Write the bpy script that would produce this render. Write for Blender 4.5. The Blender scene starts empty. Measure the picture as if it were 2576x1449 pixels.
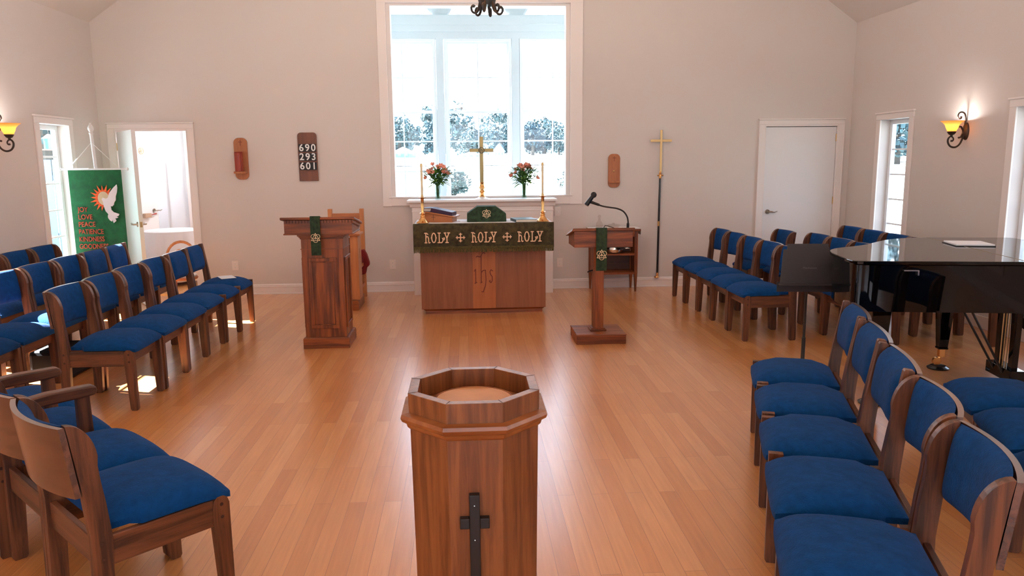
import bpy, bmesh, math, random
from mathutils import Vector, Matrix
random.seed(7)
PI = math.pi
S = bpy.context.scene
COL = S.collection

# ------------------------------------------------------------------ camera
cam_d = bpy.data.cameras.new('camera')
cam_d.sensor_width = 36.0
cam_d.lens = 1916.0 / 2576.0 * 36.0
cam_d.clip_end = 2000
cam = bpy.data.objects.new('camera', cam_d)
COL.objects.link(cam)
RX = Vector((0.99809, -0.06067, -0.01160)); # replaced below by exact basis
def cam_basis():
    f, cx, cy = 1916.0, 1288.0, 724.5
    vy = Vector((1170 - cx, 405 - cy, f)).normalized()
    vvx = 1400.0
    vvy = cy + (f * f + (1170 - cx) * (vvx - cx)) / (cy - 405)
    dn = Vector((vvx - cx, vvy - cy, f)).normalized()
    z = -dn
    x = vy.cross(z).normalized()
    # rows: camera right / down / forward in world coordinates
    right = Vector((x[0], vy[0], z[0])); down = Vector((x[1], vy[1], z[1])); fwd = Vector((x[2], vy[2], z[2]))
    return right, -down, -fwd
r_, u_, b_ = cam_basis()
M3 = Matrix((r_, u_, b_)).transposed()
cam.matrix_world = Matrix.Translation((0, 0, 1.6)) @ M3.to_4x4()
S.camera = cam

# ------------------------------------------------------------------ world, sun, exposure
S.view_settings.view_transform = 'Standard'
S.view_settings.look = 'None'
S.view_settings.exposure = 0.38
S.view_settings.gamma = 1.0
S.view_settings.use_curve_mapping = False
W = bpy.data.worlds.new('world'); S.world = W; W.use_nodes = True
nt = W.node_tree
bg = nt.nodes['Background']
SKY = 4.4
tc = nt.nodes.new('ShaderNodeTexCoord'); sx = nt.nodes.new('ShaderNodeSeparateXYZ'); rp = nt.nodes.new('ShaderNodeValToRGB')
nt.links.new(tc.outputs['Generated'], sx.inputs[0]); nt.links.new(sx.outputs['Z'], rp.inputs[0]); nt.links.new(rp.outputs[0], bg.inputs[0])
rp.color_ramp.elements[0].position = 0.0; rp.color_ramp.elements[0].color = (0.93, 0.96, 1.0, 1)
rp.color_ramp.elements[1].position = 0.7; rp.color_ramp.elements[1].color = (0.52, 0.70, 1.0, 1)
bg.inputs[1].default_value = SKY
sun_d = bpy.data.lights.new('sun', 'SUN'); sun_d.energy = 90.0; sun_d.angle = 0.009; sun_d.color = (1.0, 0.97, 0.97)
sun = bpy.data.objects.new('sun', sun_d); COL.objects.link(sun)
sun.rotation_euler = Vector((2.22, -0.70, -1.93)).to_track_quat('-Z', 'Y').to_euler()
try:
    S.cycles.use_denoising = True
    S.cycles.max_bounces = 8; S.cycles.diffuse_bounces = 5; S.cycles.glossy_bounces = 4
    S.cycles.transparent_max_bounces = 10; S.cycles.transmission_bounces = 6
    S.cycles.sample_clamp_indirect = 6.0
    S.cycles.caustics_reflective = False; S.cycles.caustics_refractive = False
except Exception: pass

def daylight(name, loc, direction, w, h, power, color=(0.80, 0.90, 1.0)):
    d = bpy.data.lights.new(name, 'AREA'); d.shape = 'RECTANGLE'; d.size = w; d.size_y = h; d.energy = power; d.color = color
    o = bpy.data.objects.new(name, d); COL.objects.link(o); o.location = loc
    o.rotation_euler = Vector(direction).to_track_quat('-Z', 'Z' if abs(direction[2]) < .9 else 'Y').to_euler()
    return o

# ------------------------------------------------------------------ materials
MATS = {}
def new_mat(name):
    m = bpy.data.materials.new(name); m.use_nodes = True
    b = m.node_tree.nodes['Principled BSDF']
    return m, m.node_tree, b
def plain(name, col, rough=0.6, metal=0.0, noise=0.0, nscale=20, bump=0.0, bscale=60, sheen=0.0, coat=0.0, spec=None):
    if name in MATS: return MATS[name]
    m, t, b = new_mat(name)
    b.inputs['Base Color'].default_value = (*col, 1); b.inputs['Roughness'].default_value = rough; b.inputs['Metallic'].default_value = metal
    if spec is not None: b.inputs['Specular IOR Level'].default_value = spec
    if sheen: b.inputs['Sheen Weight'].default_value = sheen; b.inputs['Sheen Roughness'].default_value = 0.5
    if coat: b.inputs['Coat Weight'].default_value = coat; b.inputs['Coat Roughness'].default_value = 0.1
    c = t.nodes.new('ShaderNodeTexCoord')
    if noise:
        n = t.nodes.new('ShaderNodeTexNoise'); n.inputs['Scale'].default_value = nscale; n.inputs['Detail'].default_value = 4
        t.links.new(c.outputs['Object'], n.inputs['Vector'])
        r = t.nodes.new('ShaderNodeValToRGB')
        r.color_ramp.elements[0].position = .3; r.color_ramp.elements[1].position = .7
        r.color_ramp.elements[0].color = (*[x * (1 - noise) for x in col], 1); r.color_ramp.elements[1].color = (*[min(1, x * (1 + noise)) for x in col], 1)
        t.links.new(n.outputs['Fac'], r.inputs[0]); t.links.new(r.outputs[0], b.inputs['Base Color'])
    if bump:
        n2 = t.nodes.new('ShaderNodeTexNoise'); n2.inputs['Scale'].default_value = bscale; n2.inputs['Detail'].default_value = 3
        t.links.new(c.outputs['Object'], n2.inputs['Vector'])
        bp = t.nodes.new('ShaderNodeBump'); bp.inputs['Strength'].default_value = bump; bp.inputs['Distance'].default_value = .01
        t.links.new(n2.outputs['Fac'], bp.inputs['Height']); t.links.new(bp.outputs[0], b.inputs['Normal'])
    MATS[name] = m
    return m
def wood(name, dark, light, axis='Z', rough=0.35, scale=1.0, coat=0.25, contrast=(0.35, 0.65), rings=True):
    if name in MATS: return MATS[name]
    m, t, b = new_mat(name)
    c = t.nodes.new('ShaderNodeTexCoord'); mp = t.nodes.new('ShaderNodeMapping')
    sc = {'X': (1.5, 22, 22), 'Y': (22, 1.5, 22), 'Z': (22, 22, 1.5)}[axis]
    mp.inputs['Scale'].default_value = tuple(s * scale for s in sc)
    oi = t.nodes.new('ShaderNodeObjectInfo')
    cb = t.nodes.new('ShaderNodeVectorMath'); cb.operation = 'SCALE'; cb.inputs[0].default_value = (3.1, 1.7, 2.3)
    t.links.new(oi.outputs['Random'], cb.inputs['Scale'])
    ad = t.nodes.new('ShaderNodeVectorMath'); ad.operation = 'ADD'
    t.links.new(c.outputs['Object'], ad.inputs[0]); t.links.new(cb.outputs[0], ad.inputs[1])
    t.links.new(ad.outputs[0], mp.inputs[0])
    n = t.nodes.new('ShaderNodeTexNoise'); n.inputs['Scale'].default_value = 1.0; n.inputs['Detail'].default_value = 6; n.inputs['Roughness'].default_value = .65; n.inputs['Distortion'].default_value = .6
    t.links.new(mp.outputs[0], n.inputs['Vector'])
    mp2 = t.nodes.new('ShaderNodeMapping'); sc2 = {'X': (.35, 6, 6), 'Y': (6, .35, 6), 'Z': (6, 6, .35)}[axis]
    mp2.inputs['Scale'].default_value = tuple(s * scale for s in sc2); t.links.new(ad.outputs[0], mp2.inputs[0])
    n2 = t.nodes.new('ShaderNodeTexNoise'); n2.inputs['Scale'].default_value = 1.0; n2.inputs['Detail'].default_value = 2
    t.links.new(mp2.outputs[0], n2.inputs['Vector'])
    ml = t.nodes.new('ShaderNodeMath'); ml.operation = 'MULTIPLY'; ml.inputs[1].default_value = 26.0
    t.links.new(n2.outputs['Fac'], ml.inputs[0])
    sn = t.nodes.new('ShaderNodeMath'); sn.operation = 'SINE'; t.links.new(ml.outputs[0], sn.inputs[0])
    ma = t.nodes.new('ShaderNodeMath'); ma.operation = 'MULTIPLY_ADD'; ma.inputs[1].default_value = .09 if rings else 0.0
    t.links.new(sn.outputs[0], ma.inputs[0]); t.links.new(n.outputs['Fac'], ma.inputs[2])
    r = t.nodes.new('ShaderNodeValToRGB'); r.color_ramp.elements[0].position = contrast[0]; r.color_ramp.elements[1].position = contrast[1]
    r.color_ramp.elements[0].color = (*dark, 1); r.color_ramp.elements[1].color = (*light, 1)
    t.links.new(ma.outputs[0], r.inputs[0]); t.links.new(r.outputs[0], b.inputs['Base Color'])
    bp = t.nodes.new('ShaderNodeBump'); bp.inputs['Strength'].default_value = .12; bp.inputs['Distance'].default_value = .002
    t.links.new(n.outputs['Fac'], bp.inputs['Height']); t.links.new(bp.outputs[0], b.inputs['Normal'])
    b.inputs['Roughness'].default_value = rough; b.inputs['Coat Weight'].default_value = coat; b.inputs['Coat Roughness'].default_value = .24
    MATS[name] = m
    return m
def glass_mat(name='window glass', tint=(0.96, 0.98, 1.0), refl=0.06):
    if name in MATS: return MATS[name]
    m = bpy.data.materials.new(name); m.use_nodes = True; t = m.node_tree; t.nodes.clear()
    o = t.nodes.new('ShaderNodeOutputMaterial'); mx = t.nodes.new('ShaderNodeMixShader'); tr = t.nodes.new('ShaderNodeBsdfTransparent'); gl = t.nodes.new('ShaderNodeBsdfGlossy')
    tr.inputs[0].default_value = (*tint, 1); gl.inputs['Roughness'].default_value = .02
    lw = t.nodes.new('ShaderNodeLayerWeight'); lw.inputs[0].default_value = .5
    pw = t.nodes.new('ShaderNodeMath'); pw.operation = 'POWER'; pw.inputs[1].default_value = 5.0; t.links.new(lw.outputs['Facing'], pw.inputs[0])
    ml = t.nodes.new('ShaderNodeMath'); ml.operation = 'MULTIPLY_ADD'; ml.inputs[1].default_value = .8; ml.inputs[2].default_value = refl * .5
    t.links.new(pw.outputs[0], ml.inputs[0]); t.links.new(ml.outputs[0], mx.inputs[0])
    t.links.new(tr.outputs[0], mx.inputs[1]); t.links.new(gl.outputs[0], mx.inputs[2]); t.links.new(mx.outputs[0], o.inputs[0])
    MATS[name] = m; return m
def emit(name, col, strength):
    if name in MATS: return MATS[name]
    m, t, b = new_mat(name); b.inputs['Base Color'].default_value = (*col, 1); b.inputs['Emission Color'].default_value = (*col, 1); b.inputs['Emission Strength'].default_value = strength
    MATS[name] = m; return m

def floor_mat():
    m, t, b = new_mat('oak strip floor')
    c = t.nodes.new('ShaderNodeTexCoord'); mp = t.nodes.new('ShaderNodeMapping'); mp.inputs['Rotation'].default_value = (0, 0, PI / 2)
    t.links.new(c.outputs['Object'], mp.inputs[0])
    br = t.nodes.new('ShaderNodeTexBrick')
    br.offset = .37; br.inputs['Scale'].default_value = 1.0; br.inputs['Brick Width'].default_value = 1.15; br.inputs['Row Height'].default_value = .083
    br.inputs['Mortar Size'].default_value = .0012; br.inputs['Mortar Smooth'].default_value = .3; br.inputs['Bias'].default_value = 0.0
    br.inputs['Color1'].default_value = (0, 0, 0, 1); br.inputs['Color2'].default_value = (1, 1, 1, 1); br.inputs['Mortar'].default_value = (.2, .2, .2, 1)
    t.links.new(mp.outputs[0], br.inputs['Vector'])
    r = t.nodes.new('ShaderNodeValToRGB'); e = r.color_ramp.elements
    e[0].position = 0; e[0].color = (.64, .245, .066, 1); e[1].position = 1; e[1].color = (.79, .360, .125, 1)
    k = e.new(.35); k.color = (.71, .290, .082, 1); k = e.new(.7); k.color = (.75, .322, .100, 1)
    t.links.new(br.outputs['Color'], r.inputs[0])
    mp3 = t.nodes.new('ShaderNodeMapping'); mp3.inputs['Scale'].default_value = (60, 3, 1); t.links.new(c.outputs['Object'], mp3.inputs[0])
    n = t.nodes.new('ShaderNodeTexNoise'); n.inputs['Scale'].default_value = 1; n.inputs['Detail'].default_value = 5; t.links.new(mp3.outputs[0], n.inputs['Vector'])
    r2 = t.nodes.new('ShaderNodeValToRGB'); r2.color_ramp.elements[0].position = .3; r2.color_ramp.elements[1].position = .7
    r2.color_ramp.elements[0].color = (.80, .76, .72, 1); r2.color_ramp.elements[1].color = (1, 1, 1, 1); t.links.new(n.outputs['Fac'], r2.inputs[0])
    mx = t.nodes.new('ShaderNodeMix'); mx.data_type = 'RGBA'; mx.blend_type = 'MULTIPLY'; mx.inputs[0].default_value = .7
    t.links.new(r.outputs[0], mx.inputs[6]); t.links.new(r2.outputs[0], mx.inputs[7])
    mx2 = t.nodes.new('ShaderNodeMix'); mx2.data_type = 'RGBA'; mx2.inputs[7].default_value = (.40, .15, .05, 1)
    t.links.new(br.outputs['Fac'], mx2.inputs[0]); t.links.new(mx.outputs[2], mx2.inputs[6]); t.links.new(mx2.outputs[2], b.inputs['Base Color'])
    n3 = t.nodes.new('ShaderNodeTexNoise'); n3.inputs['Scale'].default_value = 1.3; t.links.new(c.outputs['Object'], n3.inputs['Vector'])
    mr = t.nodes.new('ShaderNodeMapRange'); mr.inputs[3].default_value = .28; mr.inputs[4].default_value = .36; t.links.new(n3.outputs['Fac'], mr.inputs[0]); t.links.new(mr.outputs[0], b.inputs['Roughness'])
    bp = t.nodes.new('ShaderNodeBump'); bp.inputs['Strength'].default_value = .25; bp.inputs['Distance'].default_value = .001; bp.invert = True
    t.links.new(br.outputs['Fac'], bp.inputs['Height']); t.links.new(bp.outputs[0], b.inputs['Normal'])
    b.inputs['Specular IOR Level'].default_value = .55; b.inputs['Coat Weight'].default_value = 1.0; b.inputs['Coat IOR'].default_value = 1.6; b.inputs['Coat Roughness'].default_value = .24
    MATS['floor'] = m
    return m

M_wall = plain('wall paint', (.67, .605, .575), .85, bump=.02, bscale=300)
M_ceil = plain('ceiling paint', (.72, .655, .615), .9)
M_trim = plain('trim paint', (.84, .77, .745), .45)
M_door = plain('door paint', (.80, .79, .80), .45)
M_bay_dim = plain('bay white dimmed in colour', (.60, .68, .72), .6)  # white paint made darker and bluer in place of dimmer light on the bay
M_white = plain('white painted wood', (.86, .88, .90), .5)
M_vest = plain('vestry wall paint', (.80, .80, .82), .8)
M_glass = glass_mat()
OD, OL = (.050, .016, .007), (.185, .066, .027)
chairZ = wood('chair oak vertical', OD, OL, 'Z', .45, coat=.08, scale=1.8); chairX = wood('chair oak along side', OD, OL, 'X', .45, coat=.08, scale=1.8); chairY = wood('chair oak across', OD, OL, 'Y', .38, coat=.15)
M_plug = plain('dark dowel plug', (.05, .015, .008), .5)
def velour(name, col):
    m = plain(name, col, .95, noise=.16, nscale=30, bump=.3, bscale=140, sheen=.03, spec=.12)
    return m
M_blue = velour('blue velour', (.0022, .048, .185))
M_brass = plain('polished brass', (.80, .43, .16), .18, 1.0)
M_brass2 = plain('satin brass', (.72, .50, .24), .35, 1.0)
M_chrome = plain('polished steel', (.75, .75, .77), .15, 1.0)
M_black = plain('black piano lacquer', (.0015, .0015, .002), .03, spec=.35)
M_bmetal = plain('black metal', (.012, .011, .012), .4)
M_bronze = plain('dark bronze iron', (.035, .018, .012), .45, .3)
M_green = plain('green altar cloth', (.020, .045, .020), .9, noise=.5, nscale=30, bump=.3, bscale=50)
M_olive = plain('green brocade', (.050, .040, .014), .85, noise=.55, nscale=26, bump=.3, bscale=60)
M_fringe = plain('green fringe', (.085, .070, .022), .9, noise=.5, nscale=90, bump=.4, bscale=120)
M_cream = plain('cream embroidery', (.80, .62, .40), .7)
M_gold = plain('peach embroidery', (.86, .58, .38), .7)
M_linen = plain('white linen', (.85, .84, .86), .9, bump=.1, bscale=80)
pulpZ = wood('pulpit oak vertical', (.115, .026, .006), (.32, .086, .018), 'Z', .42, coat=.06, scale=1.5); pulpX = wood('pulpit oak across', (.115, .026, .006), (.32, .086, .018), 'X', .42, coat=.06, scale=1.5)
altZ = wood('altar veneer', (.24, .078, .028), (.32, .110, .042), 'Z', .5, coat=.02, rings=False); altZ2 = wood('altar light veneer', (.38, .112, .028), (.46, .150, .042), 'Z', .5, coat=.02, rings=False)
fontZ = wood('font oak', (.15, .045, .012), (.28, .096, .027), 'Z', .42, scale=2.2, coat=.1); fontX = wood('font oak moulding', (.20, .055, .014), (.36, .125, .036), 'X', .28)
fontT = plain('font lid', (.50, .20, .055), .4, noise=.12, nscale=9)
lgtZ = wood('light oak vertical', (.44, .15, .045), (.60, .24, .085), 'Z', .45, rings=False); lgtX = wood('light oak across', (.36, .11, .03), (.50, .18, .06), 'X', .45, rings=False)

# ------------------------------------------------------------------ mesh builder
class MB:
    def __init__(s): s.v = []; s.f = []; s.mi = []; s.cur = 0; s.k = 0
    def add(s, vs, fs):
        o = len(s.v); s.v += [tuple(v) for v in vs]; s.f += [tuple(i + o for i in f) for f in fs]; s.mi += [s.cur] * len(fs); return s
    def box(s, x0, x1, y0, y1, z0, z1):
        return s.add([(x0, y0, z0), (x1, y0, z0), (x1, y1, z0), (x0, y1, z0), (x0, y0, z1), (x1, y0, z1), (x1, y1, z1), (x0, y1, z1)],
                     [(0, 3, 2, 1), (4, 5, 6, 7), (0, 1, 5, 4), (1, 2, 6, 5), (2, 3, 7, 6), (3, 0, 4, 7)])
    def tbox(s, x0, x1, y0, y1, z0, z1, X0, X1, Y0, Y1):  # bottom rect, top rect
        return s.add([(x0, y0, z0), (x1, y0, z0), (x1, y1, z0), (x0, y1, z0), (X0, Y0, z1), (X1, Y0, z1), (X1, Y1, z1), (X0, Y1, z1)],
                     [(0, 3, 2, 1), (4, 5, 6, 7), (0, 1, 5, 4), (1, 2, 6, 5), (2, 3, 7, 6), (3, 0, 4, 7)])
    def obox(s, p, q, w, h, up=(0, 0, 1)):  # bar from p to q
        p, q = Vector(p), Vector(q); d = (q - p).normalized(); up = Vector(up)
        if abs(d.dot(up)) > .98: up = Vector((1, 0, 0))
        a = d.cross(up).normalized() * w / 2; b = d.cross(a).normalized() * h / 2
        vs = [p - a - b, p + a - b, p + a + b, p - a + b, q - a - b, q + a - b, q + a + b, q - a + b]
        return s.add(vs, [(0, 3, 2, 1), (4, 5, 6, 7), (0, 1, 5, 4), (1, 2, 6, 5), (2, 3, 7, 6), (3, 0, 4, 7)])
    def prism(s, pts, a, b, plane='XZ'):  # 2D polygon extruded
        n = len(pts)
        A = sum(pts[i][0] * pts[(i + 1) % n][1] - pts[(i + 1) % n][0] * pts[i][1] for i in range(n))
        if A < 0: pts = pts[::-1]
        if plane == 'XZ': vs = [(x, a, z) for x, z in pts] + [(x, b, z) for x, z in pts]
        elif plane == 'XY': vs = [(x, y, a) for x, y in pts] + [(x, y, b) for x, y in pts]
        else: vs = [(a, y, z) for y, z in pts] + [(b, y, z) for y, z in pts]
        fl = (a < b)
        f = []
        bot = tuple(range(n)); top = tuple(range(n, 2 * n))
        flip = (plane == 'XZ') ^ (not fl)
        if not flip:
            f = [bot[::-1], top] + [(i, (i + 1) % n, n + (i + 1) % n, n + i) for i in range(n)]
        else:
            f = [bot, top[::-1]] + [((i + 1) % n, i, n + i, n + (i + 1) % n) for i in range(n)]
        return s.add(vs, f)
    def lathe(s, prof, n=20, c=(0, 0, 0), axis='Z', sq=1.0):
        cx, cy, cz = c; vs = []
        caps = [None, None]
        if prof[0][0] < 1e-6: caps[0] = prof[0][1]; prof = prof[1:]
        if prof[-1][0] < 1e-6: caps[1] = prof[-1][1]; prof = prof[:-1]
        m = len(prof)
        for r, z in prof:
            for i in range(n):
                a = 2 * PI * (i + .5) / n; p = (r * math.cos(a), r * math.sin(a) * sq, z)
                if axis == 'X': p = (p[2], p[0], p[1])
                if axis == 'Y': p = (p[1], p[2], p[0])
                vs.append((p[0] + cx, p[1] + cy, p[2] + cz))
        fs = []
        for j in range(m - 1):
            for i in range(n):
                k = (i + 1) % n; fs.append((j * n + i, j * n + k, (j + 1) * n + k, (j + 1) * n + i))
        for e in (0, 1):
            base = 0 if e == 0 else (m - 1) * n
            if caps[e] is None or abs(caps[e] - prof[0 if e == 0 else -1][1]) < 1e-6:
                fs.append(tuple(range(n))[::-1] if e == 0 else tuple(base + i for i in range(n)))
            else:
                p = (0, 0, caps[e])
                if axis == 'X': p = (p[2], 0, 0)
                if axis == 'Y': p = (0, p[2], 0)
                vs.append((p[0] + cx, p[1] + cy, p[2] + cz)); q = len(vs) - 1
                for i in range(n): fs.append((q, base + (i + 1) % n, base + i) if e == 0 else (q, base + i, base + (i + 1) % n))
        return s.add(vs, fs)
    def cyl(s, c, r, h, n=20, axis='Z'):
        return s.lathe([(r, 0), (r, h)], n, c, axis)
    def tube(s, pts, r, n=8, flat=None, sm=0):
        if sm:
            rs = r if isinstance(r, (list, tuple)) else [r] * len(pts); P = [Vector(q) for q in pts]; out = []; ro = []
            for i in range(len(P) - 1):
                a, b, c, e = P[max(0, i - 1)], P[i], P[i + 1], P[min(len(P) - 1, i + 2)]
                for k in range(sm):
                    t = k / sm; out.append(.5 * ((2 * b) + (c - a) * t + (2 * a - 5 * b + 4 * c - e) * t * t + (3 * b - a - 3 * c + e) * t ** 3)); ro.append(rs[i] * (1 - t) + rs[i + 1] * t)
            pts = out + [P[-1]]; r = ro + [rs[-1]]
        pts = [Vector(p) for p in pts]; m = len(pts); rr = r if isinstance(r, (list, tuple)) else [r] * m
        vs = []; prev = None
        for i, p in enumerate(pts):
            d = (pts[min(i + 1, m - 1)] - pts[max(i - 1, 0)]).normalized()
            if prev is None:
                up = Vector((0, 0, 1)) if abs(d.z) < .9 else Vector((0, 1, 0))
                a = d.cross(up).normalized()
            else:
                a = (prev - d * prev.dot(d))
                a = a.normalized() if a.length > 1e-6 else d.orthogonal().normalized()
            prev = a; b = d.cross(a)
            for k in range(n):
                t = 2 * PI * k / n
                vs.append(p + a * math.cos(t) * rr[i] + b * math.sin(t) * rr[i] * (flat or 1))
        fs = [(j * n + k, j * n + (k + 1) % n, (j + 1) * n + (k + 1) % n, (j + 1) * n + k) for j in range(m - 1) for k in range(n)]
        fs += [tuple(range(n))[::-1], tuple((m - 1) * n + k for k in range(n))]
        return s.add(vs, fs)
    def sphere(s, c, r, n=12, m=8, sc=(1, 1, 1)):
        vs = [(c[0], c[1], c[2] - r * sc[2])]; fs = []
        for j in range(1, m):
            p = -PI / 2 + PI * j / m
            for i in range(n):
                a = 2 * PI * i / n
                vs.append((c[0] + r * sc[0] * math.cos(p) * math.cos(a), c[1] + r * sc[1] * math.cos(p) * math.sin(a), c[2] + r * sc[2] * math.sin(p)))
        vs.append((c[0], c[1], c[2] + r * sc[2]))
        for i in range(n): fs.append((0, 1 + (i + 1) % n, 1 + i))
        for j in range(m - 2):
            for i in range(n):
                a = 1 + j * n; fs.append((a + i, a + (i + 1) % n, a + n + (i + 1) % n, a + n + i))
        L = len(vs) - 1; a = 1 + (m - 2) * n
        for i in range(n): fs.append((a + i, a + (i + 1) % n, L))
        return s.add(vs, fs)
    def stroke(s, pts, w, d=.003, f=lambda x, z: (x, 0, z), nrm=(0, -1, 0)):
        """raised flat line through 2D points; f maps (x,z) to space, nrm points out of the cloth"""
        def poly(p2):
            s.k += 1; nv = Vector(nrm) * (d + .00004 * (s.k % 37))
            n = len(p2); A = sum(p2[i][0] * p2[(i + 1) % n][1] - p2[(i + 1) % n][0] * p2[i][1] for i in range(n))
            if A < 0: p2 = p2[::-1]
            lo = [Vector(f(*p)) for p in p2]; hi = [v + nv for v in lo]
            s.add(lo + hi, [tuple(range(n, 2 * n))] + [((i), (i + 1) % n, n + (i + 1) % n, n + i) for i in range(n)])
        for i in range(len(pts) - 1):
            a, b = Vector(pts[i]), Vector(pts[i + 1]); dd = (b - a)
            if dd.length < 1e-6: continue
            p = Vector((-dd.y, dd.x)).normalized() * w / 2
            poly([tuple(a - p), tuple(b - p), tuple(b + p), tuple(a + p)])
        for q in pts:
            poly([(q[0] + w / 2 * math.cos(2 * PI * k / 10), q[1] + w / 2 * math.sin(2 * PI * k / 10)) for k in range(10)])
        return s
    def flatpoly(s, p2, f, nrm, d=.003):
        nv = Vector(nrm) * d; n = len(p2)
        A = sum(p2[i][0] * p2[(i + 1) % n][1] - p2[(i + 1) % n][0] * p2[i][1] for i in range(n))
        if A < 0: p2 = p2[::-1]
        lo = [Vector(f(*p)) for p in p2]; hi = [v + nv for v in lo]
        return s.add(lo + hi, [tuple(range(n, 2 * n))] + [((i), (i + 1) % n, n + (i + 1) % n, n + i) for i in range(n)])
    def build(s, name, mats, parent=None, smooth=False, bevel=0, loc=None, rot=None, fix=True):
        me = bpy.data.meshes.new(name); me.from_pydata([tuple(v) for v in s.v], [], s.f)
        if not isinstance(mats, (list, tuple)): mats = [mats]
        for m in mats: me.materials.append(m)
        for p, i in zip(me.polygons, s.mi): p.material_index = i
        if fix:
            bm = bmesh.new(); bm.from_mesh(me); bmesh.ops.recalc_face_normals(bm, faces=bm.faces); bm.to_mesh(me); bm.free()
        if smooth:
            for p in me.polygons: p.use_smooth = True
            try: me.set_sharp_from_angle(angle=math.radians(38))
            except Exception: pass
        me.update()
        o = bpy.data.objects.new(name, me); COL.objects.link(o)
        if parent is not None: o.parent = parent
        if loc: o.location = loc
        if rot: o.rotation_euler = rot
        if bevel:
            b = o.modifiers.new('bevel', 'BEVEL'); b.width = bevel; b.segments = 2; b.limit_method = 'ANGLE'; b.angle_limit = math.radians(40)
        return o
def thing(name, label, cat, loc=(0, 0, 0), rz=0, group=None):
    o = bpy.data.objects.new(name, None); COL.objects.link(o); o.empty_display_size = .1
    o.location = loc; o.rotation_euler = (0, 0, rz); o['label'] = label; o['category'] = cat
    if group: o['group'] = group
    return o
def tag(o, label, cat, group=None):
    o['label'] = label; o['category'] = cat
    if group: o['group'] = group
    return o
def struct(o, label=None):
    o['kind'] = 'structure'
    if label: o['label'] = label
    return o
def kids(o): return [c for c in bpy.data.objects if c.parent == o]
def dup(root, loc, rz, label, group=None):
    r = root.copy(); COL.objects.link(r); r.location = loc; r.rotation_euler = (0, 0, rz); r['label'] = label
    if group: r['group'] = group
    for ch in KID[root.name]:
        c = ch.copy(); COL.objects.link(c); c.parent = r
        for g in KID.get(ch.name, []):
            d = g.copy(); COL.objects.link(d); d.parent = c
    return r
KID = {}
def register(root):
    KID[root.name] = kids(root)
    for c in KID[root.name]: KID[c.name] = kids(c)
def text_mesh(body, size, name, mat, parent, loc, rot, extrude=.002, offset=0.0, align='LEFT', sx=1.0):
    cu = bpy.data.curves.new(name, 'FONT'); cu.body = body; cu.size = size; cu.extrude = extrude; cu.offset = offset; cu.align_x = align; cu.align_y = 'CENTER'
    o = bpy.data.objects.new(name + '_source', cu); COL.objects.link(o)
    dg = bpy.context.evaluated_depsgraph_get(); me = bpy.data.meshes.new_from_object(o.evaluated_get(dg))
    bpy.data.objects.remove(o); bpy.data.curves.remove(cu)
    me.materials.clear(); me.materials.append(mat); me.name = name
    n = bpy.data.objects.new(name, me); COL.objects.link(n); n.parent = parent; n.location = loc; n.rotation_euler = rot; n.scale = (sx, 1, 1)
    return n
def arc(cx, cy, r, a0, a1, n=10, ry=None):
    ry = ry or r
    return [(cx + r * math.cos(math.radians(a0 + (a1 - a0) * i / n)), cy + ry * math.sin(math.radians(a0 + (a1 - a0) * i / n))) for i in range(n + 1)]
# ------------------------------------------------------------------ room shell
XL, XR, YA, YB, ZE = -4.30, 4.82, 9.45, -5.2, 3.22
T = .16
XM = (XL + XR) / 2; ZR = ZE + (XR - XL) / 2 * .70
fl = struct(MB().box(XL - T, XR + T, YB - T, YA, -.1, 0).build('floor', floor_mat()))

def wall_x(name, x0, x1, y0, y1, z0, z1, holes, mat):
    """wall running along Y with rectangular holes (ya,yb,za,zb)"""
    b = MB(); ys = sorted(holes)
    cur = y0
    for (a, c, za, zb) in ys:
        if a > cur: b.box(x0, x1, cur, a, z0, z1)
        b.box(x0, x1, a, c, z0, za); b.box(x0, x1, a, c, zb, z1); cur = c
    if cur < y1: b.box(x0, x1, cur, y1, z0, z1)
    return struct(b.build(name, mat))
def wall_y(name, y0, y1, x0, x1, z0, z1, holes, mat, gable=None):
    b = MB(); cur = x0
    for (a, c, za, zb) in sorted(holes):
        if a > cur: b.box(cur, a, y0, y1, z0, z1)
        if za > z0: b.box(a, c, y0, y1, z0, za)
        if zb < z1: b.box(a, c, y0, y1, zb, z1)
        cur = c
    if cur < x1: b.box(cur, x1, y0, y1, z0, z1)
    if gable: b.prism(gable, y0, y1, 'XZ')
    return struct(b.build(name, mat))
WZ0, WZ1 = .40, 2.02
LW = [(8.13, 8.72), (5.92, 6.51), (-.2, .39), (-2.4, -1.81)]
RW = [(8.15, 8.74), (5.94, 6.53), (3.72, 4.31), (1.50, 2.09), (-.7, -.11), (-2.9, -2.31)]
wall_x('wall_left', XL - T, XL, YB, YA + T, 0, ZE, [(a, b, WZ0, WZ1) for a, b in LW], M_wall)
wall_x('wall_right', XR, XR + T, YB, YA + T, 0, ZE, [(a, b, WZ0, WZ1) for a, b in RW], M_wall)
DL = (-4.12, -3.30, 0, 1.995); DR = (3.735, 4.648, 0, 1.99); WO = (-.905, 1.29, 1.172, 3.445)
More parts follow.
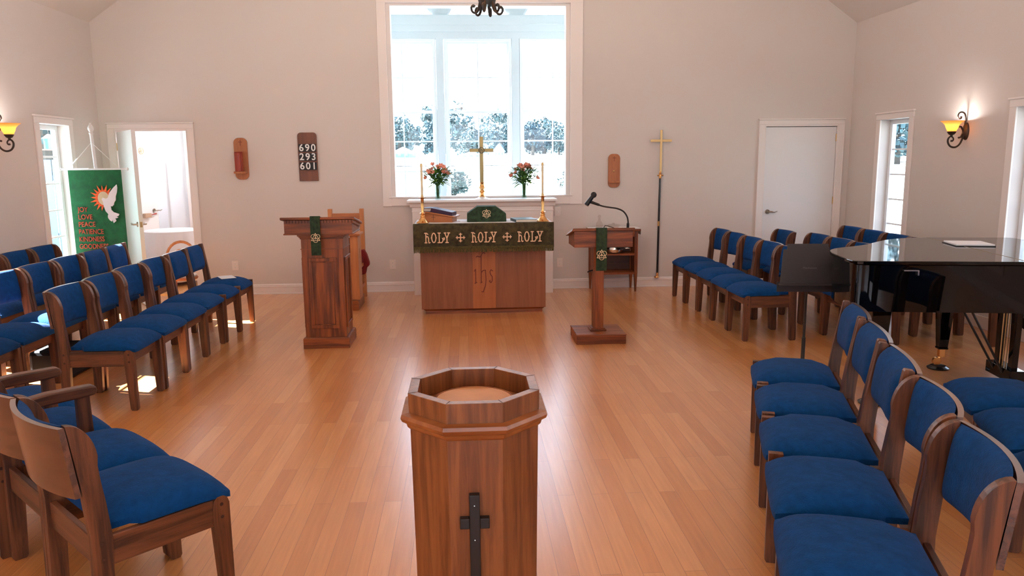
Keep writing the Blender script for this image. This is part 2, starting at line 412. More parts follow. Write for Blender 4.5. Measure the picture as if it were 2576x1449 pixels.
# altar wall below and above the eave line, with the big opening
b = MB()
for (x0, x1, z0, z1) in [(XL, DL[0], 0, 3.0), (DL[0], DL[1], DL[3], 3.0), (DL[1], WO[0], 0, 3.0), (WO[0], WO[1], 0, WO[2]), (WO[1], DR[0], 0, 3.0),
                         (DR[0], DR[1], DR[3], 3.0), (DR[1], XR, 0, 3.0)]:
    b.box(x0, x1, YA, YA + T, z0, z1)
def rake(x): return ZE + (min(x - XL, XR - x)) * .70
b.prism([(XL, 3.0), (WO[0], 3.0), (WO[0], rake(WO[0])), (XL, rake(XL))], YA, YA + T)
b.prism([(WO[1], 3.0), (XR, 3.0), (XR, rake(XR)), (WO[1], rake(WO[1]))], YA, YA + T)
b.prism([(WO[0], WO[3]), (WO[1], WO[3]), (WO[1], rake(WO[1])), (XM, ZR), (WO[0], rake(WO[0]))], YA, YA + T)
struct(b.build('wall_altar', M_wall, fix=True))
wall_y('wall_back', YB - T, YB, XL - T, XR + T, 0, ZE, [(-3.3, -1.5, .5, 2.7), (-.9, 1.4, .5, 2.9), (2.0, 3.8, .5, 2.7)], M_wall, [(XL - T, ZE), (XR + T, ZE), (XM, ZR + .1)])
b = MB()
for sgn in (0, 1):
    xe = XL - T if sgn == 0 else XR + T
    ze = ZE - T * .70
    vs = [(xe, YB - T, ze), (xe, YA + T, ze), (XM, YA + T, ZR), (XM, YB - T, ZR), (xe, YB - T, ze + .15), (xe, YA + T, ze + .15), (XM, YA + T, ZR + .15), (XM, YB - T, ZR + .15)]
    b.add(vs, [(0, 1, 2, 3), (4, 7, 6, 5), (0, 4, 5, 1), (1, 5, 6, 2), (3, 2, 6, 7), (0, 3, 7, 4)])
struct(b.build('ceiling', M_ceil))

# baseboards
def base_y(name, segs, yf, mat=M_trim):
    b = MB()
    for x0, x1 in segs:
        b.prism([(yf, 0), (yf, .012), (yf + .004, .016), (yf + .004, .085), (yf, .09), (yf + .003, .10), (yf + .003, .112), (yf + .008, .12), (yf + .015, .125), (yf + .02, .125), (yf + .02, 0)][::-1], x0, x1, 'YZ')
    return struct(b.build(name, mat))
base_y('baseboard_altar', [(XL, DL[0] - .09), (DL[1] + .09, -.64), (1.045, DR[0] - .09), (DR[1] + .09, XR)], YA - .02)
for nm, x0, x1 in (('baseboard_left', XL, XL + .018), ('baseboard_right', XR - .018, XR)):
    struct(MB().box(x0, x1, YB, YA - .02, 0, .12).build(nm, M_trim, bevel=.004))

# side windows (one column of panes), deep reveal
def side_window(n, side, a, b_):
    s = -1 if side == 'L' else 1
    X = XL if side == 'L' else XR
    root = bpy.data.objects.new('window_%d' % n, None); COL.objects.link(root); root['kind'] = 'structure'
    root.location = (X, (a + b_) / 2, 0); hw = (b_ - a) / 2
    c = MB(); w = .08
    def bx(m, d0, d1, y0, y1, z0, z1):  # d measured from inner wall face outwards
        x0, x1 = sorted((s * d0, s * d1)); m.box(x0, x1, y0, y1, z0, z1)
    bx(c, -.018, 0, -hw - w, -hw + .005, WZ0 - .02, WZ1 + .0); bx(c, -.018, 0, hw - .005, hw + w, WZ0 - .02, WZ1 + .0)
    bx(c, -.02, 0, -hw - w, hw + w, WZ1, WZ1 + .065); bx(c, -.034, 0, -hw - w - .01, hw + w + .01, WZ1 + .065, WZ1 + .085)
    bx(c, -.018, 0, -hw - w, hw + w, WZ0 - .1, WZ0 - .02)
    c.build('window_casing', M_trim, root, bevel=.004)
    m = MB(); bx(m, -.04, .11, -hw + .001, hw - .001, WZ0 - .02, WZ0 + .012); m.build('window_sill', M_trim, root, bevel=.004)
    m = MB(); g = .11
    bx(m, g, g + .05, -hw, -hw + .05, WZ0, WZ1); bx(m, g, g + .05, hw - .05, hw, WZ0, WZ1); bx(m, g, g + .05, -hw + .05, hw - .05, WZ1 - .05, WZ1); bx(m, g, g + .05, -hw + .05, hw - .05, WZ0, WZ0 + .06)
    z = WZ1 - .05
    k = 0
    while z - .285 > WZ0 + .1:
        z -= .285; bx(m, g + .012, g + .038, -hw + .05, hw - .05, z - .009, z + .009)
    m.build('window_frame', M_white, root, bevel=.003)
    m = MB(); bx(m, g + .022, g + .028, -hw + .045, hw - .045, WZ0 + .05, WZ1 - .045); m.build('window_pane', M_glass, root)
    return root
wn = 1
for (a, c) in LW: side_window(wn, 'L', a, c); wn += 1
for (a, c) in RW: side_window(wn, 'R', a, c); wn += 1
# unseen back wall windows, put in to fill the nave with daylight
for (x0, x1, z0, z1) in [(-3.3, -1.5, .5, 2.7), (-.9, 1.4, .5, 2.9), (2.0, 3.8, .5, 2.7)]:
    root = bpy.data.objects.new('window_%d' % wn, None); COL.objects.link(root); root['kind'] = 'structure'; wn += 1
    m = MB(); y = YB - .1
    m.box(x0, x0 + .06, y - .05, y, z0, z1).box(x1 - .06, x1, y - .05, y, z0, z1).box(x0 + .06, x1 - .06, y - .05, y, z0, z0 + .06).box(x0 + .06, x1 - .06, y - .05, y, z1 - .06, z1)
    m.box((x0 + x1) / 2 - .03, (x0 + x1) / 2 + .03, y - .05, y, z0 + .06, z1 - .06).box(x0 + .06, x1 - .06, y - .04, y - .01, (z0 + z1) / 2 - .02, (z0 + z1) / 2 + .02)
    m.build('window_frame', M_white, root)
    MB().box(x0 + .05, x1 - .05, y - .028, y - .022, z0 + .05, z1 - .05).build('window_pane', M_glass, root)

# casing of the altar opening
tr = bpy.data.objects.new('trim_1', None); COL.objects.link(tr); tr['kind'] = 'structure'
b = MB(); y1 = YA; y0 = YA - .022
b.box(WO[0] - .105, WO[0] + .002, y0, y1, 1.06, WO[3] + .0); b.box(WO[1] - .002, WO[1] + .15, y0, y1, 1.06, WO[3] + .0)
b.box(WO[0] - .105, WO[1] + .15, y0, y1, WO[3] - .002, WO[3] + .10); b.box(WO[0], WO[1], y0, y1, 1.065, WO[2] - .01)
b.build('opening_casing', M_trim, tr, bevel=.004)
b = MB(); yi0, yi1 = YA + .02, YA + T
b.box(WO[0], WO[0] + .05, yi0, yi1 + .03, WO[2], WO[3]); b.box(WO[1] - .05, WO[1], yi0, yi1 + .03, WO[2], WO[3]); b.box(WO[0] + .05, WO[1] - .05, yi0, yi1 + .03, WO[3] - .03, WO[3]); 
b.box(WO[0] - .03, WO[1] + .03, YA - .035, yi1 + .03, WO[2] - .012, WO[2] + .003)
b.build('opening_jamb', plain('jamb paint', (.80, .73, .70), .5), tr, bevel=.003)

# ---- window bay beyond the opening
YW = 10.6
bx0, bx1 = -1.95, 2.33
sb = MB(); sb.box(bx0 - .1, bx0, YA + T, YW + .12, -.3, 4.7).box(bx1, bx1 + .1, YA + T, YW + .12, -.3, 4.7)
struct(sb.build('wall_bay_sides', M_bay_dim))
struct(MB().box(bx0 - .1, bx1 + .1, YA + T, YW + .3, 4.55, 4.7).build('ceiling_bay', M_bay_dim))
struct(MB().box(bx0, bx1, YA + T, YW, .95, 1.0).build('floor_bay', M_bay_dim))
# window wall of the bay: posts, head beam, transom wall with pointed openings
pitch = 1.018; cx0 = .195
wc = [cx0 - 2 * pitch, cx0 - pitch, cx0, cx0 + pitch, cx0 + 2 * pitch]
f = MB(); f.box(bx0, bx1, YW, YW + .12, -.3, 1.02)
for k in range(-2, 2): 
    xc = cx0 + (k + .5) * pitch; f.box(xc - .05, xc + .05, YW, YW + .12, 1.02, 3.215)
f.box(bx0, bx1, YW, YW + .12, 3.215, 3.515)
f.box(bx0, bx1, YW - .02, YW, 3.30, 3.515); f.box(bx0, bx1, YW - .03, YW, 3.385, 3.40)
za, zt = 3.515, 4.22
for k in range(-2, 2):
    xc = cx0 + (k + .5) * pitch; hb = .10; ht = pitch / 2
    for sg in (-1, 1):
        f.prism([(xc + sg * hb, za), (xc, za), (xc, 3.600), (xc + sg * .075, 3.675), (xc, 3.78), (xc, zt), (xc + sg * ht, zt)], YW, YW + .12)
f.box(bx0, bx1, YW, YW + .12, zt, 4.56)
struct(f.build('wall_bay', M_bay_dim))
st = MB()
for k in range(-2, 3):
    xc = cx0 + k * pitch; h = pitch / 2 - .1
    for sg in (-1, 1): st.obox((xc + sg * (h - .005), YW + .03, za + .01), (xc + sg * .015, YW + .03, zt - .03), .05, .03, (0, 1, 0))
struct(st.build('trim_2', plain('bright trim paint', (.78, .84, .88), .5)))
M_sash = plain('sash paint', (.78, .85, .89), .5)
for k in (-1, 0, 1):
    xc = cx0 + k * pitch; h = pitch / 2 - .055
    if k == 0: xa, xb = xc - h, xc + h
    xa, xb = xc - h, xc + h
    root = bpy.data.objects.new('window_%d' % wn, None); COL.objects.link(root); root['kind'] = 'structure'; wn += 1
    m = MB(); y0 = YW + .03
    m.box(xa, xa + .035, y0 - .02, y0 + .06, 1.02, 3.215).box(xb - .035, xb, y0 - .02, y0 + .06, 1.02, 3.215).box(xa + .035, xb - .035, y0 - .02, y0 + .06, 3.18, 3.214).box(xa + .035, xb - .035, y0 - .02, y0 + .06, 1.021, 1.06)
    m.build('window_frame', M_sash, root)
    for nm, z0, z1, rows, yy in (('upper_sash', 2.25, 3.18, 2, y0 + .03), ('lower_sash', 1.06, 2.27, 3, y0)):
        s = MB(); s.box(xa + .035, xa + .06, yy, yy + .03, z0, z1).box(xb - .06, xb - .035, yy, yy + .03, z0, z1).box(xa + .06, xb - .06, yy, yy + .03, z1 - .03, z1).box(xa + .06, xb - .06, yy, yy + .03, z0, z0 + .03)
        so = s.build(nm, M_sash, root)
        q = MB(); q.box(xc - .008, xc + .008, yy + .008, yy + .022, z0 + .03, z1 - .03)
        for r in range(1, rows):
            z = z0 + (z1 - z0) * r / rows; q.box(xa + .06, xc - .008, yy + .008, yy + .022, z - .010, z + .010).box(xc + .008, xb - .06, yy + .008, yy + .022, z - .010, z + .010)
        q.build('muntin', M_sash, so)
        MB().box(xa + .055, xb - .055, yy + .013, yy + .017, z0 + .025, z1 - .025).build('window_pane', M_glass, so)

# ---- doors on the altar wall
def door_casing(root, x0, x1, z1):
    m = MB(); w = .088
    def jamb(xa, xb): m.box(xa, xb, YA - .018, YA, 0, z1 + .0); 
    m.box(x0 - w, x0 - .008, YA - .018, YA, 0, z1 + .02); m.box(x1 + .008, x1 + w, YA - .018, YA, 0, z1 + .02)
    m.box(x0 - w, x0 - w + .015, YA - .026, YA - .018, 0, z1 + .02); m.box(x1 + w - .015, x1 + w, YA - .026, YA - .018, 0, z1 + .02)
    m.box(x0 - w, x1 + w, YA - .018, YA, z1 + .02, z1 + .075); m.box(x0 - w - .008, x1 + w + .008, YA - .032, YA, z1 + .075, z1 + .092)
    m.build('door_casing', M_trim, root, bevel=.004)
    j = MB(); j.box(x0 - .008, x0 + .004, YA - .012, YA + T, 0, z1); j.box(x1 - .004, x1 + .008, YA - .012, YA + T, 0, z1); j.box(x0 - .008, x1 + .008, YA - .012, YA + T, z1 - .004, z1 + .02)
    j.build('door_jamb', M_trim, root)
def lever(parent, x, y, z, sx, sy=-1, name='door_handle'):
    m = MB(); m.lathe([(0, 0), (.018, -.004), (.028, -.010), (.030, 0)], 16, (x, y, z), 'Y') if sy < 0 else m.lathe([(.030, 0), (.028, .010), (.018, .012), (0, .012)], 16, (x, y, z), 'Y')
    m.tube([(x, y, z), (x, y + sy * .045, z), (x + sx * .03, y + sy * .052, z + .003), (x + sx * .07, y + sy * .05, z - .004), (x + sx * .11, y + sy * .046, z + .008)], [.010, .010, .010, .008, .006], 8)
    m.build(name, plain('satin nickel', (.45, .40, .35), .3, 1.0), parent, smooth=True)
d2 = bpy.data.objects.new('door_2', None); COL.objects.link(d2); struct(d2, 'closed white door at the right of the altar wall')
door_casing(d2, DR[0], DR[1], DR[3])
leaf = MB().box(DR[0] + .008, DR[1] - .008, YA + .004, YA + .044, .008, DR[3] - .012).build('door_leaf', M_door, d2)
lever(leaf, DR[0] + .07, YA + .003, .93, 1)
for z in (.25, 1.02, 1.80):
    MB().cyl((DR[1] - .006, YA - .004, z), .008, .09, 8).build('hinge', M_brass2, leaf, smooth=True)
MB().box(DR[0], DR[1], YA + .05, YA + .055, 0, DR[3]).build('gap_shade_sheet', plain('gap shade colour', (.05, .04, .035), .9), d2)  # dark sheet stands in for the shade in the gap round the leaf
d1 = bpy.data.objects.new('door_1', None); COL.objects.link(d1); struct(d1, 'white door standing open into the nave at the left corner')
door_casing(d1, DL[0], DL[1], DL[3])
lf = bpy.data.objects.new('door_leaf', None)
lm = MB().box(0, .80, 0, .042, .008, 1.975)
leaf = lm.build('door_leaf', M_door, d1, loc=(DL[0] + .01, YA - .004, 0), rot=(0, 0, math.radians(-56)))
lever(leaf, .735, 0, .93, -1, -1); lever(leaf, .735, .042, .93, -1, 1)
MB().box(.799, .802, .008, .034, .90, .96).build('latch_plate', M_brass2, leaf)
for z in (.25, 1.02, 1.76): MB().cyl((-.004, -.004, z), .008, .09, 8).build('hinge', M_brass2, leaf, smooth=True)

# ---- vestry behind the open door
struct(MB().box(-4.90, -2.1, YA + T, 13.0, -.1, 0).build('floor_vestry', MATS['floor']))
struct(MB().box(-4.90, -2.1, YA + T, 13.0, 2.6, 2.7).build('ceiling_vestry', M_vest))
struct(MB().box(-2.2, -2.1, YA + T, 13.0, 0, 2.6).build('wall_vestry_right', M_vest))
struct(MB().box(-4.90, -2.1, 12.0, 12.1, 0, 2.6).build('wall_vestry_back', M_vest))
wall_x('wall_vestry_left', -4.90, -4.85, YA + T, 12.0, 0, 2.6, [(10.75, 11.35, 1.1, 2.0)], M_vest)
struct(MB().box(-4.90, XL - T, YA + T - .05, YA + T, -.3, 2.7).build('wall_vestry_front', M_vest))
# vestry inner door leaf, casing and corner boards
d3 = bpy.data.objects.new('door_3', None); COL.objects.link(d3); struct(d3, 'white inner door beyond the vestry doorway')
MB().box(-4.22, -4.14, 11.93, 12.0, 0, 2.06).box(-3.30, -3.22, 11.93, 12.0, 0, 2.06).box(-4.22, -3.22, 11.93, 12.0, 2.06, 2.14).build('door_casing', M_trim, d3, bevel=.004)
dl = MB().box(-4.13, -3.31, 11.95, 11.99, .01, 2.05).build('door_leaf', plain('vestry door paint', (.9, .9, .91), .5), d3)
for z in (1.1, 1.75): MB().box(-4.155, -4.13, 11.925, 11.95, z, z + .1).build('hinge', M_brass2, dl)
d4 = MB().box(0, .86, 0, .04, .01, 2.05).build('door_4', plain('vestry door paint', (.9, .9, .91), .5), loc=(-4.835, 10.74, 0), rot=(0, 0, math.radians(69)))
struct(d4, 'white door leaf standing ajar inside the vestry')
lever(d4, .78, 0, .93, 1)
struct(MB().box(-4.68, -4.53, 11.94, 12.0, .55, 1.62).build('trim_3', plain('vestry panel paint', (.66, .66, .68), .6), bevel=.01))

# ---- daylight portals sit in each window (they only guide the sky light)
def portal(loc, d, w, h):
    o = daylight('window_daylight', loc, d, w, h, 1.0); o.data.cycles.is_portal = True; return o
for a, c in LW: portal((XL - T - .01, (a + c) / 2, (WZ0 + WZ1) / 2), (1, 0, 0), c - a, WZ1 - WZ0)
for a, c in RW: portal((XR + T + .01, (a + c) / 2, (WZ0 + WZ1) / 2), (-1, 0, 0), c - a, WZ1 - WZ0)
portal((.195, YW + .14, 2.75), (0, -1, 0), 4.2, 3.6)
for (x0, x1, z0, z1) in [(-3.3, -1.5, .5, 2.7), (-.9, 1.4, .5, 2.9), (2.0, 3.8, .5, 2.7)]:
    portal(((x0 + x1) / 2, YB - T - .01, (z0 + z1) / 2), (0, 1, 0), x1 - x0, z1 - z0)
portal((-4.92, 11.05, 1.55), (1, 0, 0), .6, .9)
# ------------------------------------------------------------------ outdoors
M_grass = plain('sunlit meadow grass', (.29, .335, .30), .95, noise=.2, nscale=.3)
def gz(x, y):
    d = max(0.0, y - 11.5)
    z = -.45 + min(d, 11) * .095 + max(0, d - 11) * .0155
    return z
b = MB(); ys = [-60, -20, 0, 9.3, 11.5, 15, 22.5, 30, 45, 70, 100, 150, 230]; xs = [-220, -120, -60, -30, -12, 0, 12, 30, 60, 120, 220]
vs = [(x, y, gz(x, y)) for y in ys for x in xs]; n = len(xs)
b.add(vs, [(j * n + i, j * n + i + 1, (j + 1) * n + i + 1, (j + 1) * n + i) for j in range(len(ys) - 1) for i in range(n - 1)])
struct(b.build('ground', M_grass))
road = MB(); 
for (x0, x1, ya, yb) in [(-60, 60, 62, 65)]:
    road.add([(x0, ya + 3, gz(0, ya + 3) + .05), (x1, ya - 4, gz(0, ya - 4) + .05), (x1, yb - 4, gz(0, yb - 4) + .05), (x0, yb + 3, gz(0, yb + 3) + .05)], [(0, 1, 2, 3)])
tag(road.build('lane', plain('pale asphalt', (.34, .38, .40), .9)), 'pale lane crossing the meadow beyond the altar window', 'road')
hill = MB(); hx = list(range(-260, 261, 20)); rnd = random.Random(3)
hh = [14 + 12 * math.exp(-((x - (-20)) / 60.0) ** 2) + 7 * math.exp(-((x + 120) / 40.0) ** 2) + rnd.uniform(-.8, .8) for x in hx]
vs = []; 
for i, x in enumerate(hx): vs += [(x, 330, 2), (x, 345, hh[i] * .7 + 3), (x, 380, hh[i] + 8), (x, 460, 2)]
hill.add(vs, [(4 * i + k, 4 * i + 4 + k, 4 * i + 5 + k, 4 * i + 1 + k) for i in range(len(hx) - 1) for k in range(3)])
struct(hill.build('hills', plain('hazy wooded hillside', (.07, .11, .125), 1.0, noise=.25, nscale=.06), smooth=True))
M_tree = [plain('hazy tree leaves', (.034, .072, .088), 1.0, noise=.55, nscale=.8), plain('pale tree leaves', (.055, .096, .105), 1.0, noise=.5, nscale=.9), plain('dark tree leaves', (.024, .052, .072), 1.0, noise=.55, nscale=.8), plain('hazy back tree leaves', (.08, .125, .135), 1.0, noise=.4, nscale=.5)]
M_bark = plain('bark', (.08, .07, .06), .9)
def tree(x, y, h, w, k, label):
    z = gz(x, y); rnd = random.Random(int(x * 7 + y * 13))
    r = thing('tree', label, 'tree', (x, y, z), 0, None)
    MB().lathe([(w * .05, 0), (w * .035, h * .5)], 8).build('trunk', M_bark, r)
    m = MB()
    for i in range(46):
        a = rnd.uniform(0, 2 * PI); t = rnd.uniform(.12, .9); rr = w * .5 * math.sqrt(max(.05, 1 - ((t - .45) / .56) ** 2)) * rnd.uniform(.3, 1.0)
        c = Vector((rr * math.cos(a), rr * math.sin(a) * .7, h * t)); sr = w * rnd.uniform(.08, .15)
        for q in range(42):
            d = Vector((rnd.gauss(0, 1), rnd.gauss(0, 1), rnd.gauss(0, 1))).normalized(); o = c + d * sr * rnd.uniform(.7, 1.15)
            u = (d + Vector((rnd.uniform(-.5, .5), rnd.uniform(-.5, .5), rnd.uniform(-.5, .5)))).normalized().orthogonal().normalized(); v = d.cross(u).normalized(); L = w * rnd.uniform(.018, .038)
            m.add([o - u * L, o - v * L, o + u * L, o + v * L], [(0, 1, 2, 3)])
    m.build('foliage', M_tree[k], r, fix=False)
TL = [(-21, 150, 8.8, 9, 0, 'rounded tree at the far left edge of the altar window view'),
      (-12.5, 150, 6.2, 8, 1, 'low pale tree right of the leftmost far tree, behind the low white house'),
      (-5.5, 148, 7.0, 6, 0, 'small far tree just left of the left window post'),
      (1.5, 156, 5.4, 6, 1, 'pale tree just right of the left window post in the centre window'),
      (7.0, 152, 6.0, 6.5, 0, 'small dark tree in the centre window, left of the altar cross'),
      (13.2, 150, 6.6, 7, 2, 'dark tree in the centre window just right of the altar cross'),
      (18.5, 152, 5.6, 5, 1, 'pale narrow tree right of the dark tree by the gabled house'),
      (24.5, 148, 9.0, 6.5, 2, 'tallest dark tree, right of the right window post'),
      (30.5, 150, 7.6, 6, 1, 'pale loose tree between the tallest tree and the far right trees'),
      (36.5, 150, 7.4, 6.5, 0, 'tree at the right edge of the altar window view')]
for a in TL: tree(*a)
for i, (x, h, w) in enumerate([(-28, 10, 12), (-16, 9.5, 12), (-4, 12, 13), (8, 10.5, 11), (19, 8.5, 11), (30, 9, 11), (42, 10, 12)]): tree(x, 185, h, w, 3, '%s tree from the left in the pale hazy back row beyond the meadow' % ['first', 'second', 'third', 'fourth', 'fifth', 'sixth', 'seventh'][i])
tree(31, 54, 8.5, 7, 0, 'tree seen through the narrow window by the closed right door'); tree(58, 76, 10, 9, 1, 'pale tree farther back outside the right side windows')
tree(-23, 44, 9, 8, 1, 'pale tree outside the narrow left window by the banner')
def house(name, x, y, w, d, h, rh, label, wallc=(.75, .78, .8), roofc=(.85, .88, .9), rz=0, lean=False):
    z = gz(x, y); r = thing(name, label, 'house', (x, y, z), rz)
    MB().box(-w / 2, w / 2, -d / 2, d / 2, -.3, h).prism([(-w / 2, h), (w / 2, h), (0, h + rh * .98)], -d / 2, d / 2).build('wall', plain('house wall %s' % name, wallc, .8), r)
    m = MB()
    for s in (-1, 1):
        m.obox((0, 0, h + rh + .06), (s * (w / 2 + .2), 0, h - .1), d + .4, .1, (0, 0, 1))
    m.build('roof', plain('house roof %s' % name, roofc, .8), r)
    q = MB()
    for i in (-.3, 0, .3): q.box(w * i - .08 * w, w * i + .08 * w, -d / 2 - .03, -d / 2, h * .3, h * .75)
    q.build('window', plain('distant dark pane', (.10, .2, .28), .4), r)
house('bungalow', -10.2, 130, 3.8, 4, .75, .85, 'low white house with shallow roof in the left of the altar window view', (.20, .32, .40))
house('barn', 5.6, 128, 1.7, 3, .9, 1.1, 'white gabled house right of the altar cross in the centre window', (.85, .88, .9), (.16, .28, .4))
house('shed', 1.0, 128, 3.6, 3, .3, .55, 'long low pale building left of the altar cross in the centre window')
def leafbush(name, x, y, z, w, h, n, mat, label, seed):
    rnd = random.Random(seed); r = thing(name, label, 'shrub', (x, y, z)); m = MB(); st = MB()
    for i in range(14):
        a = rnd.uniform(0, 2 * PI); e = rnd.uniform(.4, 1.0)
        p = [(0, 0, 0), (w * .2 * math.cos(a), w * .2 * math.sin(a), h * .5 * e), (w * .45 * math.cos(a) * e, w * .45 * math.sin(a) * e, h * e * .95)]
        st.tube(p, [.018, .012, .005], 5)
    st.build('stem', M_bark, r)
    for i in range(n):
        a = rnd.uniform(0, 2 * PI); t = rnd.uniform(.15, 1.0); rr = w * .5 * math.sqrt(max(.02, 1 - ((t - .5) / .55) ** 2)) * rnd.uniform(.3, 1)
        c = Vector((rr * math.cos(a), rr * math.sin(a), h * t)); L = rnd.uniform(.05, .1)
        d = Vector((rnd.uniform(-1, 1), rnd.uniform(-1, 1), rnd.uniform(-.4, .8))).normalized() * L; s = d.orthogonal().normalized() * L * .35
        m.add([c - d, c + s, c + d, c - s], [(0, 1, 2, 3)])
    m.build('foliage', mat, r)
M_bushl = plain('sunlit shrub leaves', (.03, .06, .055), .9, noise=.5, nscale=3)
leafbush('shrub', -.35, 22.3, gz(0, 22.3), 1.05, .75, 900, M_bushl, 'small leafy shrub outside, left of the altar cross', 5)
leafbush('shrub', 3.25, 23, gz(0, 23) + .05, 1.0, .65, 500, M_bushl, 'sparse shrub outside at the lower right of the altar window', 6)
# bird feeder outside the left window
bf = thing('bird_feeder', 'small teal bird feeder hanging outside the left side window', 'bird feeder', (-4.76, 9.20, 1.78))
MB().tube([(0, 0, .16), (0, 0, .60)], .004, 6).build('hanger', M_bmetal, bf)
MB().lathe([(.055, 0), (.055, .12)], 12).build('seed_tube', plain('teal feeder glass', (.02, .30, .33), .3), bf)
MB().lathe([(.075, .12), (.01, .17)], 12).lathe([(.09, -.012), (.09, 0)], 12).build('roof', plain('feeder copper', (.18, .07, .04), .5), bf)
fp = thing('board_fence', 'blue-grey board fence outside the left side window', 'fence', (-7.9, 15.2, -.20), math.radians(12))
mm = MB()
for i in range(14): mm.box(-2.2 + i * .32, -2.2 + i * .32 + .30, 0, .03, .05, 1.9)
mm.build('boards', plain('weathered blue-grey boards', (.12, .17, .21), .8), fp)
MB().box(-2.3, 2.4, .03, .08, .4, .5).box(-2.3, 2.4, .03, .08, 1.5, 1.6).build('rail', plain('weathered blue-grey boards', (.12, .17, .21), .8), fp)

# ------------------------------------------------------------------ chairs
def make_chair(w, arms=False, square=False):
    hw = w / 2; r = thing('upholstered_chair' if not arms else 'armchair', 'x', 'chair'); lt = .032
    def cush(m, x0, x1, y0, y1, z0, fn, n=16):
        # closed domed pad
        vs = []; 
        for j in range(n + 1):
            for i in range(n + 1):
                u = -1 + 2 * i / n; v = -1 + 2 * j / n
                u2 = math.copysign(1 - (1 - abs(u)) ** 1.6, u) if True else u; v2 = math.copysign(1 - (1 - abs(v)) ** 1.6, v)
                vs.append(fn(u2, v2, True))
        k = len(vs)
        for j in range(n + 1):
            for i in range(n + 1):
                u = -1 + 2 * i / n; v = -1 + 2 * j / n
                u2 = math.copysign(1 - (1 - abs(u)) ** 1.6, u); v2 = math.copysign(1 - (1 - abs(v)) ** 1.6, v)
                vs.append(fn(u2, v2, False))
        f = [(j * (n + 1) + i, j * (n + 1) + i + 1, (j + 1) * (n + 1) + i + 1, (j + 1) * (n + 1) + i) for j in range(n) for i in range(n)]
        f += [(k + a, k + d, k + c, k + b) for (a, b, c, d) in list(f)]
        for i in range(n):
            a, b_ = i, i + 1; f.append((a, k + a, k + b_, b_))
            a, b_ = n * (n + 1) + i, n * (n + 1) + i + 1; f.append((a, b_, k + b_, k + a))
            a, b_ = i * (n + 1), (i + 1) * (n + 1); f.append((a, b_, k + b_, k + a))
            a, b_ = i * (n + 1) + n, (i + 1) * (n + 1) + n; f.append((a, k + a, k + b_, b_))
        m.add(vs, f)
    for s in (-1, 1):
        ya, yb = sorted((s * hw, s * (hw - lt)))
        top = .437 if square else .408
        fz = [(.195, .012), (.203, 0), (.236, 0), (.243, .012), (.243, top - .03), (.236, top - .01), (.222, top), (.198, top), (.186, top - .012), (.180, top - .035), (.180, .30)]
        if square: fz = [(.200, .008), (.205, 0), (.238, 0), (.243, .008), (.246, top), (.190, top), (.184, .30)]
        m = MB(); m.prism(fz, ya, yb, 'XZ'); m.cur = 1
        for zz in (.33, .378): m.lathe([(.007, 0), (.007, .002)], 8, (.212, s * hw + (.0 if s > 0 else -.002), zz), 'Y')
        m.cur = 0
        if arms:
            m.prism([(.105, .35), (.165, .35), (.160, .615), (.108, .615)], ya, yb, 'XZ')
        m.build('leg', [chairZ, M_plug], r, bevel=.005)
        rz_ = [(-.235, .012), (-.228, 0), (-.186, 0), (-.178, .012), (-.160, .40), (-.170, .52), (-.180, .60), (-.184, .65)] + [(-.268 + .088 * math.cos(math.radians(q)), .665 + .137 * math.sin(math.radians(q))) for q in range(8, 91, 9)] + [(-.260, .76), (-.250, .68), (-.238, .58), (-.225, .42)]
        if square: rz_ = [(-.228, .008), (-.223, 0), (-.188, 0), (-.183, .008), (-.163, .42), (-.182, .56), (-.222, .803), (-.227, .810), (-.256, .806), (-.260, .800), (-.225, .42)]
        m = MB(); m.prism(rz_, ya, yb, 'XZ'); m.cur = 1
        for zz in (.33, .385): m.lathe([(.007, 0), (.007, .002)], 8, (-.195, s * hw + (.0 if s > 0 else -.002), zz), 'Y')
        m.build('leg', [chairZ, M_plug], r, bevel=.005)
        yi0, yi1 = sorted((s * (hw - .004), s * (hw - .028)))
        MB().box(-.175, .185, yi0, yi1, .300, .402).build('side_rail', chairX, r, bevel=.003)
        if arms:
            ya2, yb2 = sorted((s * (hw + .012), s * (hw - .045)))
            MB().prism([(-.205, .635), (-.20, .600), (.13, .605), (.180, .608), (.192, .622), (.188, .645), (.17, .652), (0, .655)], ya2, yb2, 'XZ').build('armrest', chairX, r, bevel=.008)
    MB().box(.190, .215, -hw + lt, hw - lt, .315, .395).build('front_rail', chairY, r, bevel=.003)
    MB().box(-.212, -.190, -hw + lt, hw - lt, .300, .400).build('rear_rail', chairY, r, bevel=.003)
    sx0, sx1 = -.165, .262
    def seat(u, v, top):
        ue = math.copysign(abs(u), u); x = (sx0 + sx1) / 2 + u * (sx1 - sx0) / 2
        side = hw - (.002 if u > -.55 else .034)
        if square and u > .45: side = hw - .034
        y = v * side
        pl = (1 - abs(u) ** 3.2) ** .55 * (1 - abs(v) ** 3.2) ** .55 if abs(u) < 1 and abs(v) < 1 else 0
        droop = .016 * max(0, u) ** 4
        if top: z = .424 + .066 * pl - droop
        else: z = .408 - droop * .9
        if top is False and (abs(u) > .999 or abs(v) > .999): z = .408 - droop
        if top and (abs(u) > .999 or abs(v) > .999): z = .430 - droop
        rx = (1 - .045 * abs(v) ** 6) if u > 0 else 1
        return ((sx0 + sx1) / 2 + u * (sx1 - sx0) / 2 * rx, y * (1 - .03 * abs(u) ** 8), z)
    m = MB(); cush(m, 0, 0, 0, 0, 0, seat); m.build('seat_cushion', M_blue, r, smooth=True)
    # curved back panel
    def bx(z): return -.240 - (z - .56) * .115
    bow = .020 if square else .042
    def panel(u, z, t): 
        return (bx(z) - t - bow * (1 - u * u), u * (hw - .002), z)
    n = 14; m = MB(); vs = []; zs = [.56, .68, .798]
